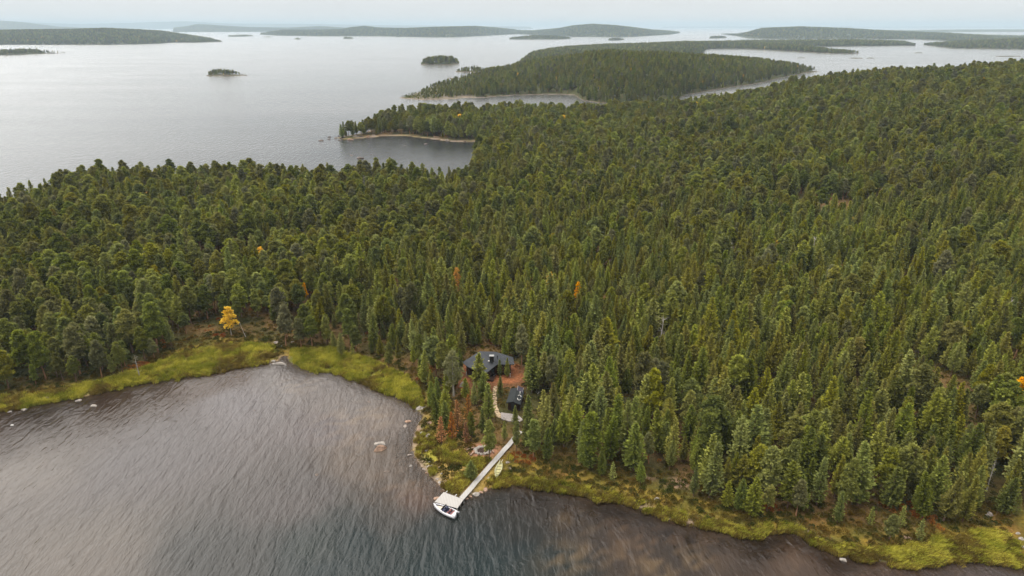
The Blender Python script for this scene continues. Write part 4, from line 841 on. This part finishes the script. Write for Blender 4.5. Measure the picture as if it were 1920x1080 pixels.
for f in ((0, 1, 'A'), (1, 2, 'A'), (2, 3, 'A'), (3, 'B', 'A'), (3, 4, 'B'), (4, 5, 'B'), (5, 6, 'B'), (6, 7, 'A', 'B'), (7, 0, 'A')):
    bm.faces.new([a_ if k == 'A' else b_ if k == 'B' else e_[k] for k in f])
bmesh.ops.recalc_face_normals(bm, faces=bm.faces)
for f in bm.faces:
    if f.normal.z < 0: f.normal_flip()
rf = bm_obj('roof', bm, M['roof_felt'], cab)
sm_ = rf.modifiers.new('thick', 'SOLIDIFY'); sm_.thickness = .22; sm_.offset = -1
cen_ = Vector((sum(p.x for p in pts) / 8, sum(p.y for p in pts) / 8, 0))
wp = [((p.x - cen_.x) * .86 + cen_.x, (p.y - cen_.y) * .86 + cen_.y) for p in pts]
fw_ = ((wp[2][0] * .45 + wp[3][0] * .55), (wp[2][1] * .45 + wp[3][1] * .55)); wp[2] = (fw_[0] - .6, fw_[1] - .4)
bm = bmesh.new(); prism(bm, wp, -.3, 2.78); wl = bm_obj('wall', bm, M['wood_dark'], cab)
def along(i, j, s0, s1, z0, z1, off, mat, nm, parent):
    a = Vector((*wp[i], 0)); b = Vector((*wp[j], 0)); d = (b - a).normalized(); n_ = Vector((d.y, -d.x, 0)); p0 = a + (b - a) * s0 + n_ * off; p1 = a + (b - a) * s1 + n_ * off
    bm = bmesh.new(); prism(bm, [(p0.x, p0.y), (p1.x, p1.y), (p1.x - n_.x * .1, p1.y - n_.y * .1), (p0.x - n_.x * .1, p0.y - n_.y * .1)], z0, z1); return bm_obj(nm, bm, mat, parent)
along(3, 4, .12, .55, .5, 2.5, .04, M['glass'], 'window', cab); along(2, 3, .3, .8, .2, 2.4, .04, M['glass'], 'window', cab); along(3, 4, .68, .92, 0, 2.2, .04, M['metal_black'], 'door', cab); along(0, 1, .2, .7, .6, 2.2, .04, M['glass'], 'window', cab)
bm = bmesh.new(); ch = cl_(922, 672, rzz - .6); box(bm, ch.x - .52, ch.x + .52, ch.y - .4, ch.y + .4, ch.z - .9, ch.z + .75, .03); chm = bm_obj('chimney', bm, M['metal_black'], cab)
bm = bmesh.new(); box(bm, ch.x - .6, ch.x + .6, ch.y - .48, ch.y + .48, ch.z + .752, ch.z + .86, .02); bm_obj('cap', bm, M['steel'], chm)
bm = bmesh.new(); box(bm, ch.x - .95, ch.x - .55, ch.y - .7, ch.y - .3, ch.z - .6, ch.z - .42, .02); bm_obj('flashing', bm, M['white_paint'], cab)
bm = bmesh.new(); vp = cl_(932.5, 671, rzz - .8); tube(bm, vp - Vector((0, 0, .4)), vp + Vector((0, 0, .7)), .11, .11); bm_obj('vent_pipe', bm, M['metal_black'], cab)
for (a, b) in ((938.5, 711), (956.5, 706), (874.5, 703)):
    bm = bmesh.new(); q = cl_(a, b, cz); tube(bm, (q.x, q.y, -.1), (q.x, q.y, .85), .13, .12, 10); bm_obj('post', bm, M['white_paint'], cab)
dk = cl_(921, 712, cz); bm = bmesh.new(); prism(bm, [(wp[2][0] - 2.2, wp[2][1] - .8), (wp[2][0] + 1.2, wp[2][1] - 1.4), (wp[3][0], wp[3][1] - .25), (wp[2][0], wp[2][1] - .1)], .0, .28); bm_obj('terrace', bm, M['wood_dark'], cab)
# ------------------------------------------------------------------ shed
sz0 = gz(*G(965, 768)[:2]); se = sz0 + 2.5; sr = sz0 + 3.25
sx0, sy0 = P(966, 760, se)
def sl(px, py, z): a = P(px, py, z); return Vector((a[0] - sx0, a[1] - sy0, z - sz0))
shed = tag(empty('shed', (sx0, sy0, sz0)), 'small black-roofed shed with a solar panel, below the cabin', 'shed')
FL, FR, FP = sl(949, 755, se), sl(976, 759, se), sl(962, 753, sr); BP = sl(970, 726.5, sr); dv = BP - FP; BL = FL + dv; BR = FR + dv
bm = bmesh.new(); v = [bm.verts.new(p) for p in (FL, FR, FP, BL, BR, BP)]; bm.faces.new((v[0], v[2], v[5], v[3])); bm.faces.new((v[2], v[1], v[4], v[5]))
for f in bm.faces:
    f.normal_update()
    if f.normal.z < 0: f.normal_flip()
srf = bm_obj('roof', bm, M['roof_black'], shed); m_ = srf.modifiers.new('thick', 'SOLIDIFY'); m_.thickness = .16; m_.offset = -1
dn = dv.normalized(); sn = (FR - FL); sn.z = 0; sn.normalize()
def sp2(u, w, z): q = FL + (FR - FL) * u + dv * w; return Vector((q.x, q.y, z))
bm = bmesh.new(); c4 = [sp2(.08, .16, 0), sp2(.92, .16, 0), sp2(.92, .94, 0), sp2(.08, .94, 0)]; hz = se - sz0 - .12
lo = [bm.verts.new((p.x, p.y, -.3)) for p in c4]; hi = [bm.verts.new((p.x, p.y, hz)) for p in c4]; pk = [bm.verts.new(((c4[0].x + c4[1].x) / 2, (c4[0].y + c4[1].y) / 2, sr - sz0 - .24)), bm.verts.new(((c4[2].x + c4[3].x) / 2, (c4[2].y + c4[3].y) / 2, sr - sz0 - .24))]
bm.faces.new((lo[0], lo[1], hi[1], pk[0], hi[0])); bm.faces.new((lo[1], lo[2], hi[2], hi[1])); bm.faces.new((lo[2], lo[3], hi[3], pk[1], hi[2])); bm.faces.new((lo[3], lo[0], hi[0], hi[3]))
bm_obj('wall', bm, M['wood_dark'], shed)
def slab4(p, th, mat, nm, par):
    bm = bmesh.new(); n_ = (p[1] - p[0]).cross(p[3] - p[0]).normalized(); n_ = n_ if n_.z > 0 else -n_
    a = [bm.verts.new(q + n_ * .02) for q in p]; b = [bm.verts.new(q + n_ * (.02 + th)) for q in p]; bm.faces.new(a); bm.faces.new(b)
    for i in range(4): bm.faces.new((a[i], a[(i + 1) % 4], b[(i + 1) % 4], b[i]))
    bmesh.ops.recalc_face_normals(bm, faces=bm.faces); return bm_obj(nm, bm, mat, par)
def rp(u, w, up=0): return FP + (FR - FP) * u + dv * w + Vector((0, 0, up))
pn = slab4([rp(.12, .80, .05), rp(.82, .78, .05), rp(.82, 1.0, .45), rp(.12, 1.02, .45)], .05, M['solar'], 'solar_panel', shed)
for u0 in (.10, .835):
    bm = bmesh.new(); tube(bm, rp(u0, .79, .12), rp(u0, 1.02, .54), .035, .035, 6); bm_obj('frame', bm, M['steel'], pn)
for k, (cw, s_) in enumerate(((.48, 1), (.28, -1))):      # the two curled white shapes lying on the roof
    bm = bmesh.new(); prev = None
    for j in range(8):
        an = math.pi * (-.1 + 1.2 * j / 7); q = rp(.62 + .18 * math.cos(an), cw + s_ * .07 * math.sin(an), .14)
        if prev is not None: tube(bm, prev, q, .085, .085, 6)
        prev = q
    bm_obj('ornament', bm, M['white_paint'], shed)
bm = bmesh.new(); q = rp(.55, .70, .0); tube(bm, q, q + Vector((0, 0, .4)), .16, .14, 10); bm_obj('vent_cap', bm, M['white_paint'], shed)
bm = bmesh.new(); a, b = sp2(.30, .15, 0), sp2(.58, .15, 0); n_ = -dn; prism(bm, [(a.x, a.y), (b.x, b.y), (b.x - n_.x * -.06, b.y + n_.y * .06), (a.x + n_.x * .06, a.y + n_.y * .06)], 0, 2.0); bm_obj('door', bm, M['metal_black'], shed)
# ------------------------------------------------------------------ paths
def draped(name, poly, mat, lift=.06, th=.25):
    bm = bmesh.new(); zt = [gz(*p) + lift for p in poly]; zt = [max(zt) if th > .3 else z for z in zt]
    lo = [bm.verts.new((x, y, z - th)) for (x, y), z in zip(poly, zt)]; hi = [bm.verts.new((x, y, z)) for (x, y), z in zip(poly, zt)]; n = len(poly)
    bm.faces.new(hi); bm.faces.new(list(reversed(lo)))
    for i in range(n): bm.faces.new((lo[i], lo[(i + 1) % n], hi[(i + 1) % n], hi[i]))
    bmesh.ops.recalc_face_normals(bm, faces=bm.faces); return bm_obj(name, bm, mat)
tag(draped('gravel_path', [G(a, b)[:2] for a, b in ((939, 775), (955, 777), (971, 779), (981, 788), (973, 793), (953, 791), (940, 787))], M['gravel'], .18, .5), kind='structure')
bm = bmesh.new(); cl2 = [(929.5, 724), (928, 733), (927.5, 743), (927.5, 753), (928.5, 762), (930, 769), (934, 776), (938, 784)]
rr_ = random.Random(3)
for i in range(len(cl2) - 1):
    for k in range(3):
        f = (k + .5) / 3; a = cl2[i][0] * (1 - f) + cl2[i + 1][0] * f; b = cl2[i][1] * (1 - f) + cl2[i + 1][1] * f; x, y, z = G(a, b)
        for s_ in (-.3, .3):
            n = 7; rad = rr_.uniform(.24, .4); ox, oy = x + s_ * .8 + rr_.uniform(-.1, .1), y + rr_.uniform(-.25, .25); z2 = gz(ox, oy)
            prism(bm, [(ox + rad * rr_.uniform(.8, 1.1) * math.cos(6.283 * q / n), oy + rad * rr_.uniform(.8, 1.2) * math.sin(6.283 * q / n)) for q in range(n)], z2 - .1, z2 + .10 + rr_.uniform(0, .03))
tag(bm_obj('stone_path', bm, M['slab']), kind='structure')
# ------------------------------------------------------------------ fire ring
fr_ = tag(empty('fire_ring', (fx, fy, fz)), 'round fire ring of pale pinkish stones left of the dock', 'fire ring')
for k in range(15):
    a = 6.283 * k / 15; m = rock_mesh(60 + k % 4, .7) if k < 4 else stone_me[k % 4]
    if k == 0: stone_me = {}
    if k < 4: m.materials.append(M['rock_pale']); stone_me[k % 4] = m
    o = link('stone', m, fr_, (1.55 * math.cos(a), 1.3 * math.sin(a), .12)); s_ = random.uniform(.34, .45); o.scale = (s_ * 1.2, s_, s_); o.rotation_euler = (0, 0, a)
bm = bmesh.new(); bmesh.ops.create_icosphere(bm, subdivisions=3, radius=1.0)
for v in bm.verts: v.co = Vector((v.co.x * 1.2, v.co.y * 1.0, max(-.05, v.co.z * .16 + .04 * math.sin(v.co.x * 9) * math.cos(v.co.y * 8))))
bm_obj('ash_bed', bm, M['charcoal'], fr_)
for k, (dx, dy, rz_) in enumerate(((-2.6, .5, .5), (2.1, -.2, 1.9), (-2.1, -1.2, 1.1))):
    bm = bmesh.new(); box(bm, -.9, .9, -.16, .16, .28, .36, .02); box(bm, -.7, -.5, -.14, .14, -.1, .279, .01); box(bm, .5, .7, -.14, .14, -.1, .279, .01)
    o = bm_obj('bench', bm, M['rock_pink']); o.location = (fx + dx, fy + dy, gz(fx + dx, fy + dy)); o.rotation_euler = (0, 0, rz_)
    tag(o, ['low reddish plank bench left of the fire ring', 'low reddish plank bench right of the fire ring', 'low reddish plank bench on the lake side of the fire ring'][k], 'bench')
# ------------------------------------------------------------------ dock
dzt = .62
c0, c1, c2, c3 = [Vector((*P(a, b, dzt), 0)) for a, b in ((815, 941), (832, 922.5), (869.5, 936.5), (857.5, 953))]
dock = tag(empty('dock', (c2.x, c2.y, 0)), 'long pale wooden dock with a square platform at its outer end', 'dock')
def local(v_): return (v_.x - c2.x, v_.y - c2.y)
def plankset(p0, p1, p2, p3, z, n, gap, nm):
    """boards laid side by side from edge p0-p1 to edge p3-p2, as one part"""
    bm = bmesh.new()
    for k in range(n):
        a, b = (k + gap) / n, (k + 1 - gap) / n; q = [p0.lerp(p3, a), p1.lerp(p2, a), p1.lerp(p2, b), p0.lerp(p3, b)]; prism(bm, [local(v_) for v_ in q], z - .06, z + random.uniform(-.004, .004))
    bmesh.ops.recalc_face_normals(bm, faces=bm.faces); o = bm_obj(nm, bm, M['deck'], dock); return o
plankset(c1, c2, c3, c0, dzt, 22, .04, 'platform')
w0, w1 = Vector((*P(861, 932.5, dzt), 0)), Vector((*P(869.5, 936.5, dzt), 0)); e1 = Vector((*P(979.5, 813, .95), 0)); e0 = e1 + (w0 - w1).normalized() * (w0 - w1).length * 1.0
def dk_z(f): return dzt + .35 * f
bm = bmesh.new(); n = 96
for k in range(n):
    a, b = (k + .04) / n, (k + .96) / n; q = [w0.lerp(e0, a), w1.lerp(e1, a), w1.lerp(e1, b), w0.lerp(e0, b)]
    g_ = max(0, gz(w0.lerp(e0, a).x, w0.lerp(e0, a).y) + .4 - dk_z(a)); prism(bm, [local(v_) for v_ in q], dk_z(a) - .06 + g_, dk_z(a) + g_)
bmesh.ops.recalc_face_normals(bm, faces=bm.faces); bm_obj('walkway', bm, M['deck'], dock)
for p_ in (c0, c1, c3, c2.lerp(c3, .5), w0.lerp(e0, .12), w1.lerp(e1, .12), w0.lerp(e0, .3), w1.lerp(e1, .3)):
    l_ = local(p_); cen2 = local((c0 + c2) / 2); l_ = (l_[0] * .97 + cen2[0] * .03, l_[1] * .97 + cen2[1] * .03)
    bm = bmesh.new(); tube(bm, (l_[0], l_[1], -1.8), (l_[0], l_[1], dzt - .07), .09, .09, 8); bm_obj('pile', bm, M['bark_grey'], dock)
for f_ in (.08, .55):
    q = c1.lerp(c2, f_); d_ = (c1 - c0).normalized(); l_ = local(q); bm = bmesh.new(); tube(bm, (l_[0] - d_.x * .3, l_[1] - d_.y * .3, dzt - .12), (l_[0] + d_.x * .75, l_[1] + d_.y * .75, dzt - .12), .08, .08, 6); bm_obj('beam', bm, M['white_paint'], dock)
l_ = local(c2.lerp(c3, .12)); dd_ = (c2 - c1).normalized(); bm = bmesh.new()
for s_ in (-.16, .16):
    o_ = (c3 - c2).normalized() * s_; tube(bm, (l_[0] + o_.x + dd_.x * .12, l_[1] + o_.y + dd_.y * .12, dzt + .3), (l_[0] + o_.x + dd_.x * .3, l_[1] + o_.y + dd_.y * .3, -.7), .03, .03, 6)
for z_ in (-.3, 0, .3): 
    o1 = (c3 - c2).normalized() * .16; tube(bm, (l_[0] - o1.x + dd_.x * .22, l_[1] - o1.y + dd_.y * .22, z_), (l_[0] + o1.x + dd_.x * .22, l_[1] + o1.y + dd_.y * .22, z_), .025, .025, 6)
bm_obj('ladder', bm, M['steel'], dock)
# ------------------------------------------------------------------ boats
def hull(bm, Ln, Wd, h0, h1, tr, n=15, keel=.25):
    """open hull: bow at -x, transom at +x; returns inner and outer shells"""
    rings = []
    for i in range(n):
        s = i / (n - 1); w = Wd / 2 * (math.sin(min(1, s * 1.35) * math.pi / 2) ** .75) * (1 - (1 - tr) * max(0, (s - .55) / .45) ** 2); w = max(w, .02)
        top = h0 + (h1 - h0) * (1 - s) ** 2; xx = -Ln / 2 + Ln * s; row = []
        for (a, b) in ((1, 1), (.93, .55), (.62, .18), (0, 0)): row.append((a, b))
        pts_ = [(-w * a, -keel + (top + keel) * b) for a, b in row] + [(w * a, -keel + (top + keel) * b) for a, b in reversed(row[:-1])]
        rings.append([(xx + (0.35 * (1 - (z + keel) / (top + keel)) if s < .3 else 0) * (1 - s / .3), y, z) for y, z in pts_])
    return rings
def skin(bm, rings, flip=False):
    vs = [[bm.verts.new(p) for p in r_] for r_ in rings]
    for i in range(len(vs) - 1):
        for k in range(len(vs[i]) - 1): bm.faces.new((vs[i][k], vs[i][k + 1], vs[i + 1][k + 1], vs[i + 1][k]))
    bm.faces.new(vs[-1]); return vs
bow = Vector((*P(813, 947, .5), 0)); st = Vector((*P(856, 965.5, .5), 0)); bl_ = (st - bow).length; bd = (st - bow)
mb = tag(empty('motorboat', ((bow.x + st.x) / 2, (bow.y + st.y) / 2, 0), math.atan2(bd.y, bd.x)), 'white open motorboat moored along the outer side of the dock platform', 'boat')
BL_, BW = bl_, 2.0
bm = bmesh.new(); rg = hull(bm, BL_, BW, .62, .95, .86); skin(bm, rg)
inn = [[(x * .97, y * .82, max(z, .18) if abs(y) < BW * .45 else z) for x, y, z in r_] for r_ in rg]
hb = bm_obj('hull', bm, M['gelcoat'], mb, True); hm = hb.modifiers.new('thick', 'SOLIDIFY'); hm.thickness = .05; hm.offset = 1
# gunwale deck ring, foredeck, cockpit floor
def widthat(s): return BW / 2 * (math.sin(min(1, s * 1.35) * math.pi / 2) ** .75) * (1 - .14 * max(0, (s - .55) / .45) ** 2)
def topat(s): return .62 + .33 * (1 - s) ** 2
bm = bmesh.new(); n = 24
for sgn in (-1, 1):
    pr = None
    for i in range(n + 1):
        s = i / n; w = max(.02, widthat(s)); inner = 0 if s < .10 else max(0, w - .26); x = -BL_ / 2 + BL_ * s
        cur = (bm.verts.new((x, sgn * (w + .02), topat(s) + .02)), bm.verts.new((x, sgn * inner, topat(s) + .05)))
        if pr: bm.faces.new((pr[0], cur[0], cur[1], pr[1]) if sgn < 0 else (pr[1], cur[1], cur[0], pr[0]))
        pr = cur
bmesh.ops.recalc_face_normals(bm, faces=bm.faces); g_ = bm_obj('gunwale', bm, M['gelcoat'], mb, True); m_ = g_.modifiers.new('thick', 'SOLIDIFY'); m_.thickness = .04
def deckpoly(s0, s1, z, ins, mat, nm, th=.06):
    bm = bmesh.new(); ss = [s0 + (s1 - s0) * i / 8 for i in range(9)]; prism(bm, [(-BL_ / 2 + BL_ * s, -max(.03, widthat(s) - ins)) for s in ss] + [(-BL_ / 2 + BL_ * s, max(.03, widthat(s) - ins)) for s in reversed(ss)], z - th, z); bmesh.ops.recalc_face_normals(bm, faces=bm.faces); return bm_obj(nm, bm, mat, mb)
deckpoly(.10, .36, .60, .28, M['boat_beige'], 'foredeck', .1); deckpoly(.36, .86, .28, .2, M['boat_blue'], 'cockpit_floor'); deckpoly(.86, .985, .66, .1, M['gelcoat'], 'aft_deck', .3)
bm = bmesh.new(); box(bm, -.15, .35, -.75, -.1, .28, .95, .06); box(bm, -.15, .35, .15, .72, .28, .95, .06); cns = bm_obj('console', bm, M['boat_blue'], mb)
bm = bmesh.new(); prism(bm, [(-.25, -.8), (-.2, -.8), (-.2, .78), (-.25, .78)], .952, 1.3); bm_obj('windscreen', bm, M['glass'], mb)
bm = bmesh.new(); q = bmesh.ops.create_circle(bm, segments=16, radius=.17, matrix=Matrix.Translation((.42, -.42, 1.0)) @ Matrix.Rotation(R(70), 4, 'Y')); o = bm_obj('steering_wheel', bm, M['metal_black'], mb); sk = o.modifiers.new('skin', 'SKIN')
for v in o.data.skin_vertices[0].data if o.data.skin_vertices else []: v.radius = (.02, .02)
if not o.data.skin_vertices: o.modifiers.remove(sk)
for yy in (-.42, .42):
    bm = bmesh.new(); box(bm, .75, 1.2, yy - .22, yy + .22, .282, .62, .05); box(bm, 1.13, 1.22, yy - .22, yy + .22, .6, .98, .03); bm_obj('seat', bm, M['boat_red'], mb)
bm = bmesh.new(); box(bm, 1.5, 1.85, -.7, .7, .282, .56, .05); bm_obj('bench_seat', bm, M['boat_red'], mb)
for s, w_ in ((.07, 0), (.62, 1), (.62, -1), (.95, 1), (.95, -1)):
    bm = bmesh.new(); x = -BL_ / 2 + BL_ * s; y = w_ * (widthat(s) - .12); box(bm, x - .1, x + .1, y - .04, y + .04, topat(s) + .07, topat(s) + .13, .015); bm_obj('cleat', bm, M['metal_black'], mb)
bm = bmesh.new(); xs_ = BL_ / 2; box(bm, xs_ - .02, xs_ + .42, -.17, .17, .62, 1.12, .08); tube(bm, (xs_ + .22, 0, .7), (xs_ + .22, 0, -.55), .09, .06); box(bm, xs_ - .06, xs_ + .1, -.12, .12, .35, .7, .02); bm_obj('outboard_motor', bm, M['metal_black'], mb)
# rowboat on the grass
ra = Vector((*P(939, 866, 1.0), 0)); rb = Vector((*P(930.5, 893, 1.0), 0)); rm_ = (ra + rb) / 2; rl = (ra - rb).length; rd = rb - ra
rbz = max(gz(rm_.x, rm_.y), gz(rb.x, rb.y), gz(ra.x, ra.y) - .2)
row = tag(empty('rowboat', (rm_.x, rm_.y, rbz + .22), math.atan2(rd.y, rd.x)), 'pale yellow rowboat lying on the grass beside the dock walkway', 'boat')
bm = bmesh.new(); rings = []
for i in range(17):
    s = i / 16; w = .68 * math.sin(math.pi * (.03 + .94 * s)) ** .7; top = .38 + .22 * abs(2 * s - 1) ** 2; x = -rl / 2 + rl * s
    rings.append([(x, -w, top), (x, -w * .92, .12), (x, -w * .55, -.1), (x, 0, -.18), (x, w * .55, -.1), (x, w * .92, .12), (x, w, top)])
vs = [[bm.verts.new(p) for p in r_] for r_ in rings]
for i in range(16):
    for k in range(6): bm.faces.new((vs[i][k], vs[i][k + 1], vs[i + 1][k + 1], vs[i + 1][k]))
o = bm_obj('hull', bm, M['rowboat'], row, True); m_ = o.modifiers.new('thick', 'SOLIDIFY'); m_.thickness = .05; m_.offset = 0
for xx in (-1.2, -.2, .8, 1.5):
    w = .68 * math.sin(math.pi * (.03 + .94 * (xx / rl + .5))) ** .7; bm = bmesh.new(); box(bm, xx - .13, xx + .13, -w * .93, w * .93, .24, .29, .01); bm_obj('thwart', bm, M['rowboat_in'], row)
bm = bmesh.new(); box(bm, -rl / 2 + .45, rl / 2 - .45, -.34, .34, .0, .03, .0); bm_obj('floorboard', bm, M['rowboat_in'], row)
for sgn in (-1, 1):
    bm = bmesh.new(); tube(bm, (-rl / 2 + .3, sgn * .2, .5), (-rl / 2 - .75, sgn * .32, .45), .045, .04, 6); o = bm_obj('oar', bm, M['white_paint']); o.location = row.location; o.rotation_euler = row.rotation_euler
    tag(o, 'pale oar shaft resting on the rowboat tip, %s one' % ('lower right' if sgn > 0 else 'upper left'), 'oar')
bx_, by_ = P(23, 798); bm = bmesh.new(); bmesh.ops.create_uvsphere(bm, u_segments=16, v_segments=10, radius=.26)
for v in bm.verts: v.co = Vector((v.co.x * 1.5, v.co.y * 1.0, v.co.z * .8))
tube(bm, (0, 0, .15), (0, 0, .34), .05, .05); o = bm_obj('buoy', bm, M['white_paint'], None, True, (bx_, by_, .08)); tag(o, 'small white float lying on the dark water at far left', 'buoy')
# fallen pale logs
for a, b, rzd, ln_, l_ in ((520, 652, .5, 2.6, 'fallen pale dead trunk behind the marsh inlet'), (797, 679, .2, 2.2, 'pale fallen log under the conifers left of the cabin'), (1010, 738, 1.0, 1.0, 'short pale log in the trees right of the shed'), (893, 722, .1, 1.6, 'pale plank lying before the cabin between the two boulders')):
    x, y, z = G(a, b); bm = bmesh.new(); tube(bm, (-ln_ / 2, 0, .2), (ln_ / 2, .1, .26), .11, .06, 7); tube(bm, (0, 0, .2), (.4, .5, .5), .05, .02, 5); tube(bm, (.5, 0, .22), (.8, -.45, .45), .04, .015, 5)
    o = bm_obj('fallen_log', bm, M['bark_grey'], None, False, (x, y, z)); o.rotation_euler = (0, 0, rzd); tag(o, l_, 'log')
# ------------------------------------------------------------------ haze
bm = bmesh.new(); box(bm, -31000, 31000, -31000, 31000, -9, 205); hz_o = bm_obj('haze', bm, [], None)
t = NT('air haze'); pv = t.n('VolumePrincipled', {'Color': (.54, .68, .79, 1), 'Density': .00008, 'Anisotropy': 0.0}); t.t.links.new(pv.outputs[0], t.out.inputs['Volume']); hz_o.data.materials.clear(); hz_o.data.materials.append(t.m)
tag(hz_o, kind='stuff')
